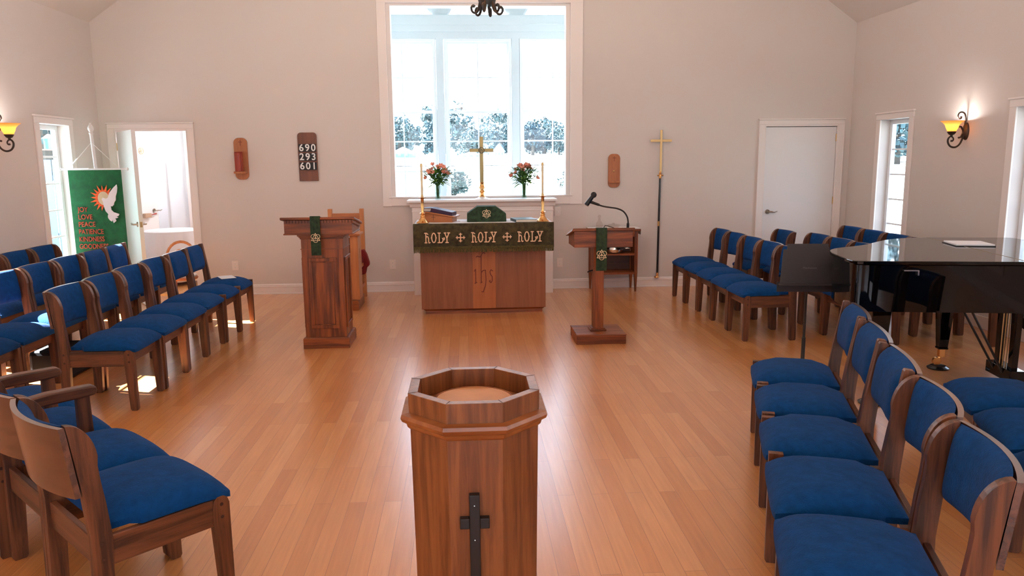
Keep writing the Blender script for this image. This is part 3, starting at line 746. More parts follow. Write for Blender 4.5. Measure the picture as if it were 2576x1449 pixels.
    for t in (0, .018):
        for z in zs:
            for i in range(n + 1):
                u = -1 + 2 * i / n; dz = 0
                vs.append(panel(u, z, t))
    f = []; N = n + 1; K = N * len(zs)
    for j in range(len(zs) - 1):
        for i in range(n):
            a = j * N + i; f.append((a, a + 1, a + N + 1, a + N)); f.append((K + a, K + a + N, K + a + N + 1, K + a + 1))
    for i in range(n): f.append((i, K + i, K + i + 1, i + 1)); a = 2 * N + i; f.append((a, a + 1, K + a + 1, K + a))
    for j in range(2):
        a = j * N; f.append((a, a + N, K + a + N, K + a)); a = j * N + n; f.append((a, K + a, K + a + N, a + N))
    m.add(vs, f); m.build('back_panel', wood('chair oak back', (.060, .019, .009), (.14, .048, .022), 'Y', .25, coat=1.0, scale=1.6), r, smooth=True)
    fo = .030 if square else 0
    def backc(u, v, top):
        z = .675 + v * .122; pl = (1 - abs(u) ** 6) ** .5 * (1 - abs(v) ** 4) ** .5 if abs(u) < 1 and abs(v) < 1 else 0
        x = bx(z) - bow * (1 - u * u)
        return (x + (.002 + (.042 + fo) * pl if top else -.001), u * (hw - lt - .002), z + (0.0))
    m = MB(); cush(m, 0, 0, 0, 0, 0, backc, 14); m.build('back_cushion', M_blue, r, smooth=True)
    register(r)
    return r
chA = make_chair(.461); chB = make_chair(.478); chC = make_chair(.475); chD = make_chair(.475, True); chE = make_chair(.461, False, True); chF = make_chair(.478, False, True)
used = set()
def place(proto, x, y, rz, label, group):
    if proto.name not in used:
        used.add(proto.name); proto.location = (x, y, 0); proto.rotation_euler = (0, 0, rz); proto['label'] = label; proto['group'] = group; return proto
    return dup(proto, (x, y, 0), rz, label, group)
ORD = ['first', 'second', 'third', 'fourth', 'fifth', 'sixth', 'seventh', 'eighth']
rnd = random.Random(11)
# left block, front row (facing the aisle)
for i in range(6):
    y = 4.95 + .465 / 2 + i * .478
    lab = ['nearest chair of the left block front row, its wooden side fully in view', 'second chair from the near end of the left block front row', 'third chair from the near end of the left block front row',
           'fourth chair from the near end of the left block front row', 'fifth chair from near end of left block front row, before the leaflet chair', 'far end chair of left block front row with a white leaflet on its seat'][i]
    place(chE if i > 3 else chA, -2.42 + rnd.uniform(-.008, .008), y, rnd.uniform(-.006, .006), lab, 'left block front row chairs')
for i in range(7):
    y = 8.04 - .2325 - i * .470
    lab = '%s chair from the banner end, left block second row' % ORD[i] + (', under a blue folder' if i == 2 else '')
    place(chE if i < 2 else chA, -3.27 + rnd.uniform(-.008, .008), y, rnd.uniform(-.006, .006), lab, 'left block second row chairs')
for i in range(4):
    y = 8.08 - .2325 - i * .470
    place(chA, -3.985, y, 0, '%s chair from the window end of the rear row against the left wall' % ORD[i], 'left block rear row chairs')
# left foreground row, seen from behind
fa = math.radians(44.5); fd = Vector((math.cos(fa), math.sin(fa))); rd = Vector((-fd.y, fd.x))
c0 = Vector((-.885, 2.685)) + rd * .2375 - fd * .245
labs = ['nearest foreground chair at lower left, its curved wooden back toward us', 'foreground chair left of the nearest one, back panel cut by the picture edge', 'only armchair, wooden arms, third in the left foreground row', 'chair beyond the armchair in the left foreground row, mostly hidden by its arm']
for i in range(4):
    c = c0 - fd * (.03 if i == 2 else 0) + rd * (.482 * i + (0.0 if i < 2 else .015 * (i - 1)))
    place(chD if i == 2 else chC, c.x, c.y, fa, labs[i], 'left foreground row chairs')
# right near rows
ra = math.radians(180 - 18.0); fd = Vector((math.cos(ra), math.sin(ra))); rd = Vector((-.319, -.948))
for i, lb in enumerate(['far end chair of the right foreground row, beside the music stand pole', 'second chair from the far end of the right foreground row', 'third and middle chair of the right foreground row', 'fourth chair from the far end of the right foreground row', 'nearest chair of the right foreground row, cut off by the bottom edge']):
    c = Vector((1.645, 4.24)) + rd * (.2395 + .505 * i) - fd * .262
    place(chF if i < 3 else chB, c.x, c.y, ra, lb, 'right foreground row chairs')
for i, lb in enumerate(['chair nearest the piano in the row behind the right foreground row', 'second chair in the row behind the right foreground row', 'third chair at the right picture edge behind the foreground row']):
    c = Vector((2.50, 3.76)) + rd * (.2395 + .505 * i) - fd * .262
    place(chB, c.x, c.y, ra, lb, 'second right foreground row chairs')
# right far block
for i in range(5):
    place(chA, 2.665 + rnd.uniform(-.006, .006), 8.76 - .2325 - i * .466, PI + rnd.uniform(-.006, .006), '%s chair from the altar wall in the right block front row' % ORD[i], 'right block front row chairs')
place(chA, 3.30, 8.30, PI, 'lone chair standing between the right block front row and the closed door', 'right block middle row chairs')
for i in range(4): place(chA, 3.46, 8.03 - .2325 - i * .467, PI, '%s chair from the altar wall in the right middle row by the piano tail' % ORD[i], 'right block middle row chairs')
for i in range(6): place(chA, 4.23, 8.83 - .2325 - i * .467, PI, '%s chair from the altar wall in the rear row along the right wall' % ORD[i], 'right block rear row chairs')

M_paper = plain('white paper', (.85, .86, .9), .8)
def sheet(name, label, cat, loc, rz, w, h, mat=M_paper, t=.003, tilt=0):
    o = MB().box(-w / 2, w / 2, -h / 2, h / 2, 0, t).build(name, mat, loc=loc, rot=(tilt, 0, rz)); tag(o, label, cat); return o
sheet('leaflet', 'white printed leaflet lying on the far chair of the left front row', 'leaflet', (-2.37, 7.585, .4915), .5, .14, .21)
sheet('leaflet', 'white leaflet lying on a seat in the left block second row', 'leaflet', (-3.2, 6.42, .4915), .5, .14, .20)
o = sheet('folder', 'bright blue folder lying on a seat in the left block second row', 'folder', (-3.22, 6.87, .4910), .2, .24, .30, plain('bright blue card', (.03, .25, .65), .5), .012)
sheet('leaflet', 'white leaflet on the seat of the second row chair nearest the banner', 'leaflet', (-3.2, 7.78, .4915), .3, .14, .2)
bag = thing('bag', 'black bag on the floor under the left block second row', 'bag', (-3.15, 5.95, 0))
MB().box(-.15, .15, -.2, .2, 0, .22).build('body', plain('black nylon', (.006, .006, .008), .8), bag, bevel=.03)
MB().tube([(-.0, -.1, .21), (0, -.07, .27), (0, .07, .27), (0, .1, .21)], .008, 6).build('handle', plain('black nylon', (.006, .006, .008), .8), bag)
# ------------------------------------------------------------------ baptismal font
def octo(r, c=(0, 0)):  # r = apothem, flats facing the axes
    R = r / math.cos(PI / 8); return [(c[0] + R * math.cos(PI / 8 + k * PI / 4), c[1] + R * math.sin(PI / 8 + k * PI / 4)) for k in range(8)]
def octring(m, prof):  # prof list of (apothem,z) closed loop
    vs = []; 
    for a, z in prof: vs += [(x, y, z) for x, y in octo(a)]
    L = len(prof)
    m.add(vs, [(j * 8 + k, j * 8 + (k + 1) % 8, ((j + 1) % L) * 8 + (k + 1) % 8, ((j + 1) % L) * 8 + k) for j in range(L) for k in range(8)])
ft = thing('baptismal_font', 'octagonal oak font with dark cross standing in the centre foreground', 'font', (.012, 2.145, 0))
m = MB(); octring(m, [(.170, 0), (.181, .87), (.160, .87), (.150, 0)]); m.build('body', fontZ, ft)
m = MB(); octring(m, [(.205, 0), (.205, .10), (.195, .12), (.150, .12), (.150, 0)]); m.build('plinth', fontX, ft)
m = MB(); octring(m, [(.181, .855), (.188, .862), (.191, .872), (.203, .880), (.207, .890), (.204, .900), (.186, .904), (.160, .904), (.160, .855)]); m.build('moulding', fontX, ft)
m = MB(); octring(m, [(.184, .900), (.185, .960), (.158, .960), (.157, .900)]); m.build('rim', fontZ, ft, bevel=.0015)
gr = MB()
for k in range(8):
    a = PI / 8 + k * PI / 4; ro, ri = .185 / math.cos(PI / 8), .158 / math.cos(PI / 8)
    gr.obox((ri * math.cos(a), ri * math.sin(a), .9604), (ro * math.cos(a), ro * math.sin(a), .9604), .0014, .0006)
gr.build('mitre_joint', M_plug, ft)
m = MB(); m.prism(octo(.159), .885, .900, 'XY'); m.build('inner_floor', fontX, ft)
ld = MB().lathe([(.108, .900), (.114, .903), (.114, .914), (.112, .917), (.105, .917), (.10, .9155), (0, .9155)], 48).build('lid', fontT, ft, smooth=True)
MB().tube([(.1115 * math.cos(2 * PI * i / 48), .1115 * math.sin(2 * PI * i / 48), .917) for i in range(49)], .0022, 6).build('lid_ring', fontX, ld, smooth=True)
cr = MB(); yf = -.1815
cr.box(-.019, .010, yf - .016, yf + .008, .36, .705).box(-.045, -.019, yf - .016, yf + .008, .607, .637).box(.010, .036, yf - .016, yf + .008, .607, .637)
cr.build('cross', plain('dark stained wood', (.008, .005, .004), .35), ft, bevel=.002)
m = MB(); 
for z in (.675, .575): m.sphere((-.005, yf - .0165, z), .0022, 6, 4)
m.build('screw', M_chrome, ft)

# ------------------------------------------------------------------ emblem and lettering
def emblem(m, cx, cz, r, f, nrm, w=None, d=.003):
    w = w or r * .10
    ap = lambda p: (cx + p[0] * r, cz + p[1] * r)
    tri = [(-.88, -.55), (.88, -.55), (0, .98), (-.88, -.55)]; m.stroke([ap(p) for p in tri], w, d, f, nrm)
    for c, a0, a1 in (((-.46, .28), 0, 360), ((.46, .28), 0, 360), ((0, -.5), 0, 360)):
        m.stroke([ap(p) for p in arc(c[0], c[1], .46, a0, a1, 22)], w * .8, d * .8, f, nrm)
    m.stroke([ap((0, -.3)), ap((0, .25))], w * .7, d, f, nrm); m.stroke([ap((-.16, .05)), ap((.16, .05))], w * .7, d, f, nrm)
# ------------------------------------------------------------------ pulpit
pu = thing('pulpit', 'tall panelled oak pulpit with dentil moulding left of the altar', 'pulpit', (0, 0, 0))
PX0, PX1, PY0, PY1 = -1.412, -1.060, 6.57, 6.93
MB().box(-1.434, -1.036, 6.55, 6.965, 0, .088).tbox(-1.434, -1.036, 6.55, 6.965, .088, .098, -1.424, -1.046, 6.56, 6.95).build('base', pulpX, pu, bevel=.003)
MB().box(PX0, PX1, PY0, PY1, .09, .962).build('body', pulpZ, pu, bevel=.002)
fr = MB()
def frame(m, x0, x1, z0, z1, y, w=.03, d=.012):
    for (a, b_, c, e) in [(x0, x1, z0, z0 + w), (x0, x1, z1 - w, z1), (x0, x0 + w, z0 + w, z1 - w), (x1 - w, x1, z0 + w, z1 - w)]: m.box(a, b_, y - d, y, c, e)
    m.box(x0 + w * 1.3, x1 - w * 1.3, y - d * .35, y, z0 + w * 1.3, z1 - w * 1.3)
frame(fr, -1.356, -1.116, .175, .792, PY0)
fr.build('front_panel', pulpZ, pu, bevel=.004)
for xa, xb in ((PX1, PX1 + .012), (PX0 - .012, PX0)):
    sp = MB()
    for (a, b_, c, e) in [(6.61, 6.89, .175, .205), (6.61, 6.89, .762, .792), (6.61, 6.64, .205, .762), (6.86, 6.89, .205, .762)]: sp.box(xa, xb, a, b_, c, e)
    sp.build('side_panel', pulpZ, pu, bevel=.004)
m = MB(); m.box(PX0 - .006, PX1 + .006, PY0 - .006, PY1 + .006, .866, .872); m.build('band_moulding', pulpX, pu)
m = MB()
for i, (e, z) in enumerate([(.008, .955), (.016, .968), (.026, .980)]): m.box(PX0 - e, PX1 + e, PY0 - e, PY1 + e, z, z + .0135 if i < 2 else .996)
m.build('neck_moulding', pulpX, pu, bevel=.003)
# desk box with sloped top falling toward the back
yd0, yd1 = 6.50, 6.93; xd0, xd1 = -1.530, -.966
def slope(y): return 1.122 - (y - yd0) * .16
m = MB(); m.add([(xd0, yd0, .998), (xd1, yd0, .998), (xd1, yd1, .998), (xd0, yd1, .998), (xd0, yd0, slope(yd0)), (xd1, yd0, slope(yd0)), (xd1, yd1, slope(yd1)), (xd0, yd1, slope(yd1))],
    [(0, 3, 2, 1), (4, 5, 6, 7), (0, 1, 5, 4), (1, 2, 6, 5), (2, 3, 7, 6), (3, 0, 4, 7)])
m.build('desk', pulpX, pu, bevel=.002)
MB().box(xd0 - .008, xd1 + .008, yd0 - .008, yd1 + .005, .998, 1.010).build('desk_moulding', pulpX, pu, bevel=.003)
m = MB(); n = 22; wd = (xd1 - xd0) / n
for i in range(n): m.box(xd0 + wd * i + .004, xd0 + wd * (i + 1) - .003, yd0 - .014, yd0 + .001, 1.098, 1.121)
for i in range(14):
    y = yd0 + .03 * i + .006; z = slope(y); m.box(xd1 - .001, xd1 + .013, y, y + .023, z - .026, z - .002)
m.build('dentil_moulding', pulpX, pu)
m = MB(); e = .026; a, c = yd0 - e, yd1 + .02
m.add([(xd0 - e, a, slope(a)), (xd1 + e, a, slope(a)), (xd1 + e, c, slope(c)), (xd0 - e, c, slope(c)), (xd0 - e, a, slope(a) + .022), (xd1 + e, a, slope(a) + .022), (xd1 + e, c, slope(c) + .022), (xd0 - e, c, slope(c) + .022)],
    [(0, 3, 2, 1), (4, 5, 6, 7), (0, 1, 5, 4), (1, 2, 6, 5), (2, 3, 7, 6), (3, 0, 4, 7)])
m.build('desk_top', pulpX, pu, bevel=.005)
def hanging(name, label, x0, x1, yfront, ztop, zbot, topback, ez, er):
    """narrow cloth lying over the sloped top and hanging down the front"""
    r = thing(name, label, 'cloth', (0, 0, 0)); m = MB(); t = .004
    n = 10; vs = []
    path = topback + [(yfront + .004, ztop + .003), (yfront, ztop - .006)] + [(yfront - .002 * math.sin(k * 1.3), ztop - (ztop - zbot) * k / 8) for k in range(1, 9)]
    for off in (0, t):
        for (y, z) in path:
            for i in range(n + 1): vs.append((x0 + (x1 - x0) * i / n, y - off - .0015 * math.sin(i * 1.9 + z * 8), z + off * .6))
    N = n + 1; P = len(path); K = N * P; f = []
    for j in range(P - 1):
        for i in range(n):
            a = j * N + i; f.append((a, a + N, a + N + 1, a + 1)); f.append((K + a, K + a + 1, K + a + N + 1, K + a + N))
    for i in range(n): f.append((i, i + 1, K + i + 1, K + i)); a = (P - 1) * N + i; f.append((a, K + a, K + a + 1, a + 1))
    for j in range(P - 1): a = j * N; f.append((a, K + a, K + a + N, a + N)); a += n; f.append((a, a + N, K + a + N, K + a))
    m.add(vs, f); m.build('cloth_panel', M_green, r, smooth=True)
    e = MB(); emblem(e, (x0 + x1) / 2, ez, er, lambda x, z: (x, yfront - t - .0055, z), (0, -1, 0), er * .12, .003); e.build('embroidered_emblem', M_cream, r)
    return r
hanging('pulpit_cloth', 'narrow green embroidered cloth hanging over the pulpit front', -1.306, -1.224, yd0 - e - .004, slope(yd0 - e) + .026, .826, [(yd0 + .25, slope(yd0 + .25) + .026), (yd0, slope(yd0) + .026)], .975, .040)

# ------------------------------------------------------------------ altar
al = thing('altar_table', 'wooden altar with carved letters below the green frontal', 'altar', (0, 0, 0))
m = MB(); AX0, AX1 = -.487, .828
m.box(AX0, .055, 7.95, 8.47, .055, .93); m.box(.300, AX1, 7.95, 8.47, .055, .93)
m.build('body', altZ, al, bevel=.002)
MB().box(.0555, .2995, 7.946, 8.46, .056, .93).build('centre_panel', altZ2, al)
m = MB(); m.tbox(-.445, .795, 7.975, 8.45, .0, .035, -.445, .795, 7.975, 8.45); m.tbox(-.445, .795, 7.975, 8.45, .035, .056, -.48, .82, 7.955, 8.465); m.build('plinth', pulpX, al)
MB().box(-.535, .892, 7.845, 8.48, .93, .958).build('tabletop', altZ, al, bevel=.003)
cv = MB(); F = lambda x, z: (x, 7.9462, z)
def cs(pts): cv.stroke(pts, .009, .0022, F)
# carved ihs
cs([(.075, .455), (.088, .475), (.088, .335), (.080, .325), (.10, .335)])
cs([(.098, .605), (.112, .615), (.13, .605), (.145, .612), (.160, .645), (.178, .652), (.188, .640)])
cs([(.148, .62), (.146, .33)]); cs([(.146, .435), (.165, .46), (.192, .465), (.196, .36), (.190, .30), (.176, .262), (.166, .232), (.150, .235)])
cs([(.140, .33), (.155, .338)])
cs([(.268, .455), (.25, .468), (.238, .445), (.246, .415), (.262, .395), (.262, .35), (.248, .33), (.232, .345), (.24, .355)])
cv.build('carved_letters', plain('dark carving', (.17, .028, .010), .6), al)
# white linen under the frontal
ln = MB(); ln.box(-.540, .897, 7.842, 8.485, .958, .962); 
for s, x in ((-1, -.541), (1, .898)):
    n = 8
    vs = []
    for k in range(2):
        for j in range(n + 1):
            z = .960 - .29 * j / n
            for i in range(9):
                y = 7.85 + .63 * i / 8; vs.append((x + s * (.004 + .010 * (j / n) * math.sin(i * 1.7) ** 2 + .003 * k), y, z - (.03 * (1 if i in (0, 8) else 0) * j / n)))
    N = 9; K = N * (n + 1); f = []
    for j in range(n):
        for i in range(8):
            a = j * N + i; f.append((a, a + 1, a + N + 1, a + N)); f.append((K + a, K + a + N, K + a + N + 1, K + a + 1))
    ln.add(vs, f)
tag(ln.build('altar_linen', M_linen, smooth=True), 'white linen cloth covering the altar top and hanging at both ends', 'tablecloth')
fn = thing('altar_frontal', 'green fringed frontal embroidered HOLY three times, hanging on the altar', 'altar cloth', (0, 0, 0))
YF = 7.832
def wavy(x): return .0035 * math.sin(x * 9) + .002 * math.sin(x * 23)
m = MB(); n = 60; vs = []; rows = [(.9655, 8.35, 0), (.9660, 7.846, 0), (.958, 7.838, .2), (.90, YF, .5), (.80, YF, .8), (.726, YF, 1)]
for off in (0, .004):
    for (z, y, wv) in rows:
        for i in range(n + 1):
            x = -.545 + 1.448 * i / n
            vs.append((x, y - off - wv * wavy(x) - (0), z + (off if wv == 0 else 0)))
N = n + 1; K = N * len(rows); f = []
for j in range(1, len(rows) - 1):
    for i in range(n):
        a = j * N + i; f.append((a, a + N, a + N + 1, a + 1)); f.append((K + a, K + a + 1, K + a + N + 1, K + a + N))
for j in range(1, len(rows) - 1):
    a = j * N; f.append((a, K + a, K + a + N, a + N)); a += n; f.append((a, a + N, K + a + N, K + a))
m.add(vs, f); m.build('panel', M_olive, fn, smooth=True)
m = MB(); vs = []
rnd = random.Random(2)
for i in range(290):
    x = -.543 + 1.444 * i / 290; y = YF - .006 - wavy(x); L = .052 + rnd.uniform(-.006, .004); dx = rnd.uniform(-.004, .004)
    m.obox((x, y, .724), (x + dx, y - rnd.uniform(0, .004), .724 - L), .0052, .003, (0, 1, 0))
m.box(-.545, .903, YF - .014, YF - .002, .714, .734)
fo = m.build('fringe', M_fringe, fn)
lt = MB(); FL = lambda x, z: (x, YF - .0115, z)
def letter(segs, ox, oz, sx, sz, w):
    for s in segs: lt.stroke([(ox + p[0] * sx, oz + p[1] * sz) for p in s], w, .003, FL)
LH = [[(.10, .02), (.42, .02)], [(.26, .02), (.26, .97)], [(.06, .97), (.40, .97), (.62, .86)], [(.26, .48), (.42, .66), (.62, .62), (.74, .40), (.72, .14), (.80, .0), (.98, .04)]]
LO = [[(x, y) for x, y in arc(.5, .5, .36, 0, 360, 18, .47)], [(.14, .5), (.06, .5)], [(.86, .5), (.94, .5)]]
LL = [[(.10, .98), (.50, .98)], [(.30, .98), (.30, .02)], [(.06, .02), (.75, .02), (.95, .20), (.96, .42), (.84, .44)]]
LY = [[(.02, .98), (.34, .98)], [(.62, .98), (1.0, .98)], [(.14, .95), (.50, .45)], [(.86, .95), (.50, .45), (.50, .02)], [(.28, .02), (.74, .02)], [(.0, .30), (.08, .42), (.0, .5)]]
for x0, x1 in ((-.436, -.168), (.043, .312), (.520, .790)):
    w = (x1 - x0) / 4; z0, h = .774, .103
    for k, L in enumerate((LH, LO, LL, LY)): letter(L, x0 + w * k + w * .06, z0, w * .88, h, .0105)
for cx_ in (-.062, .417):
    c = .825; R = .044
    for dx, dz in ((1, 0), (-1, 0), (0, 1), (0, -1)):
        lt.stroke([(cx_, c), (cx_ + dx * R, c + dz * R)], .010, .003, FL)
        lt.stroke([(cx_ + dx * R * .78 - dz * .014, c + dz * R * .78 - dx * .014), (cx_ + dx * R * .78 + dz * .014, c + dz * R * .78 + dx * .014)], .008, .003, FL)
lt.build('embroidered_lettering', M_gold, fn)

# candlesticks and candles
def candlestick(x, y, lab):
    r = thing('candlestick', lab, 'candlestick', (x, y, .9668))
    m = MB(); m.lathe([(.068, 0), (.070, .006), (.052, .020), (.030, .045), (.024, .060)], 8)
    m.lathe([(.020, .058), (.028, .066), (.024, .078), (.017, .085), (.024, .094), (.033, .098), (.033, .103), (.016, .108), (.014, .13), (.0165, .20), (.016, .245), (.020, .252)], 20)
    m.build('stem', M_brass, r, smooth=True)
    MB().lathe([(.012, .250), (.022, .256), (.038, .262), (.040, .266), (.012, .266)], 24).build('drip_pan', M_brass, r, smooth=True)
    return r
def candle(x, y, lab):
    r = thing('candle', lab, 'candle', (x, y, 1.2325))
    MB().lathe([(.0125, 0), (.0125, .32), (.0115, .335)], 16).build('wax', plain('ivory wax', (.78, .68, .47), .5), r, smooth=True)
    MB().lathe([(.0135, 0), (.0135, .028)], 16).lathe([(.0135, .318), (.0135, .338), (.006, .346)], 16).build('brass_follower', M_brass2, r, smooth=True)
    MB().cyl((0, 0, .34), .002, .018, 6).build('wick', M_bmetal, r)
candlestick(-.452, 7.99, 'brass candlestick on the left end of the altar, beside the book stand'); candlestick(.803, 7.99, 'brass candlestick on the right end of the altar, beside the green book')
candle(-.452, 7.99, 'tall ivory candle in the left altar candlestick'); candle(.803, 7.99, 'tall ivory candle in the right altar candlestick')
# book stand
bs = thing('book_stand', 'light wooden book stand with small carved cross on the altar left', 'book stand', (-.285, 8.20, .9622), math.radians(-14))
m = MB(); m.prism([(-.14, 0), (.165, 0), (.165, .052), (-.10, .098), (-.14, .098)], -.10, .10, 'XZ'); m.build('body', lgtX, bs, bevel=.002)
m = MB(); m.obox((-.165, 0, .106), (-.09, 0, .106), .24, .012); m.obox((-.095, 0, .106), (.195, 0, .058), .24, .012); m.build('top', lgtX, bs, bevel=.002)
m = MB(); G = lambda x, z: (x, -.1002, z); m.stroke([(-.04, .02), (-.04, .078)], .004, .001, G); m.stroke([(-.062, .052), (-.018, .052)], .004, .001, G); m.build('carved_cross', M_plug, bs)
def book(name, lab, loc, rz, w, d, h, cover, tiltx=0, tilty=0):
    r = thing(name, lab, 'book', loc, rz); r.rotation_euler = (tiltx, tilty, rz)
    MB().box(-w / 2, w / 2, -d / 2, d / 2, 0, .003).box(-w / 2, w / 2, -d / 2, d / 2, h - .003, h).box(-w / 2, -w / 2 + .003, -d / 2, d / 2, .003, h - .003).build('cover', cover, r, bevel=.001)
    MB().box(-w / 2 + .003, w / 2 - .005, -d / 2 + .005, d / 2 - .005, .003, h - .003).build('pages', plain('book pages', (.75, .66, .55), .8), r)
    return r
sb_ = thing('service_book', 'thick purple-covered book resting on the light wooden stand', 'book', (-.285, 8.19, 1.0745), math.radians(-14))
MB().prism([(-.155, .003), (-.078, .003), (.145, -.045), (.152, -.014), (-.066, .033), (-.155, .033)], -.085, .088, 'XZ').build('pages', plain('book pages', (.75, .66, .55), .8), sb_)
m = MB(); m.prism([(-.16, .033), (-.066, .033), (.158, -.012), (.160, -.006), (-.064, .039), (-.16, .039)], -.095, .095, 'XZ'); m.prism([(-.16, .0), (-.078, .0), (.145, -.049), (.147, -.045), (-.078, .004), (-.16, .004)], -.095, .095, 'XZ'); m.prism([(.1525, -.052), (.162, -.050), (.164, -.008), (.1545, -.008)], -.095, .095, 'XZ'); m.prism([(-.072, .003), (.150, -.046), (.157, -.012), (-.062, .034)], -.0955, -.0870, 'XZ')
m.build('cover', plain('purple cover', (.035, .010, .045), .5), sb_)
book('hymnal', 'dark green hardback book lying on the right side of the altar', (.61, 8.10, .9622), math.radians(8), .23, .30, .030, plain('dark teal cover', (.02, .06, .06), .35))
sheet('paper_slip', 'white paper sticking out left of the green chalice veil', 'paper', (-.02, 8.17, .963), .1, .11, .14, t=.006)
sheet('paper_slip', 'white folded paper beside the right altar candlestick', 'paper', (.785, 8.16, .963), .1, .10, .12, t=.006)
# chalice veil
vl = thing('chalice_veil', 'green embroidered veil shaped over the chalice, centre of the altar', 'cloth', (.215, 8.17, .9625))
m = MB(); m.tbox(-.205, .207, -.11, .11, 0, .085, -.205, .207, -.11, .11)
m = MB(); vs = []; prof = [(-.207, 0), (-.205, .088), (-.095, .163), (.098, .163), (.207, .085), (.210, 0)]
n = 8
for off in (0, 1):
    pass
m.prism(prof, -.105, .105, 'XZ'); vo = m.build('veil', M_green, vl, bevel=.006)
e = MB(); emblem(e, .0, .086, .046, lambda x, z: (x, -.1075, z), (0, -1, 0), .0055, .003); e.build('embroidered_emblem', M_cream, vl)

# ------------------------------------------------------------------ shelf below the altar window
sh = thing('wall_shelf', 'white moulded shelf cabinet under the altar window', 'shelf', (0, 0, 0))
MB().box(-.640, 1.043, 9.14, YA - .001, 0, 1.075).build('body', M_trim, sh, bevel=.003)
m = MB(); m.prism([(9.14, 1.055), (9.125, 1.065), (9.11, 1.10), (9.085, 1.12), (9.14 + .2, 1.12), (9.14 + .2, 1.055)], -.665, 1.068, 'YZ'); m.build('cornice', M_trim, sh)
MB().box(-.697, 1.088, 9.07, YA - .024, 1.12, 1.148).build('top', plain('white shelf top', (.86, .86, .88), .35), sh, bevel=.005)
MB().box(-.645, 1.048, 9.132, 9.14, 1.005, 1.020).build('band_moulding', M_trim, sh, bevel=.002)
ZS = 1.148
# standing cross
xs_ = thing('altar_cross', 'tall brass cross standing on the shelf in the middle of the window', 'cross', (.196, 9.19, ZS))
MB().lathe([(.095, 0), (.092, .006), (.055, .016), (.035, .028)], 32).build('base', plain('white marble base', (.85, .86, .86), .25), xs_, smooth=True)
MB().lathe([(.035, .022), (.038, .035), (.024, .05), (.022, .075), (.036, .085), (.030, .10), (.022, .11), (.030, .13), (.038, .14), (.026, .155), (.024, .185), (.030, .195), (.02, .20)], 20).build('knop', M_brass, xs_, smooth=True)
MB().box(-.022, .022, -.011, .011, .195, .735).box(-.142, -.022, -.011, .011, .555, .595).box(.022, .142, -.011, .011, .555, .595).build('cross_bars', plain('aged brass plate', (.17, .12, .055), .3, 1.0), xs_, bevel=.003)
m = MB(); P = lambda x, z: (x, -.0118, z)
m.stroke(arc(0, .575, .034, 0, 360, 18), .007, .004, P); m.stroke([(-.010, .545), (-.010, .612)], .007, .004, P); m.stroke([(-.010, .575), (.004, .585), (.010, .57), (.010, .545)], .007, .004, P)
m.build('monogram', M_bmetal, xs_)
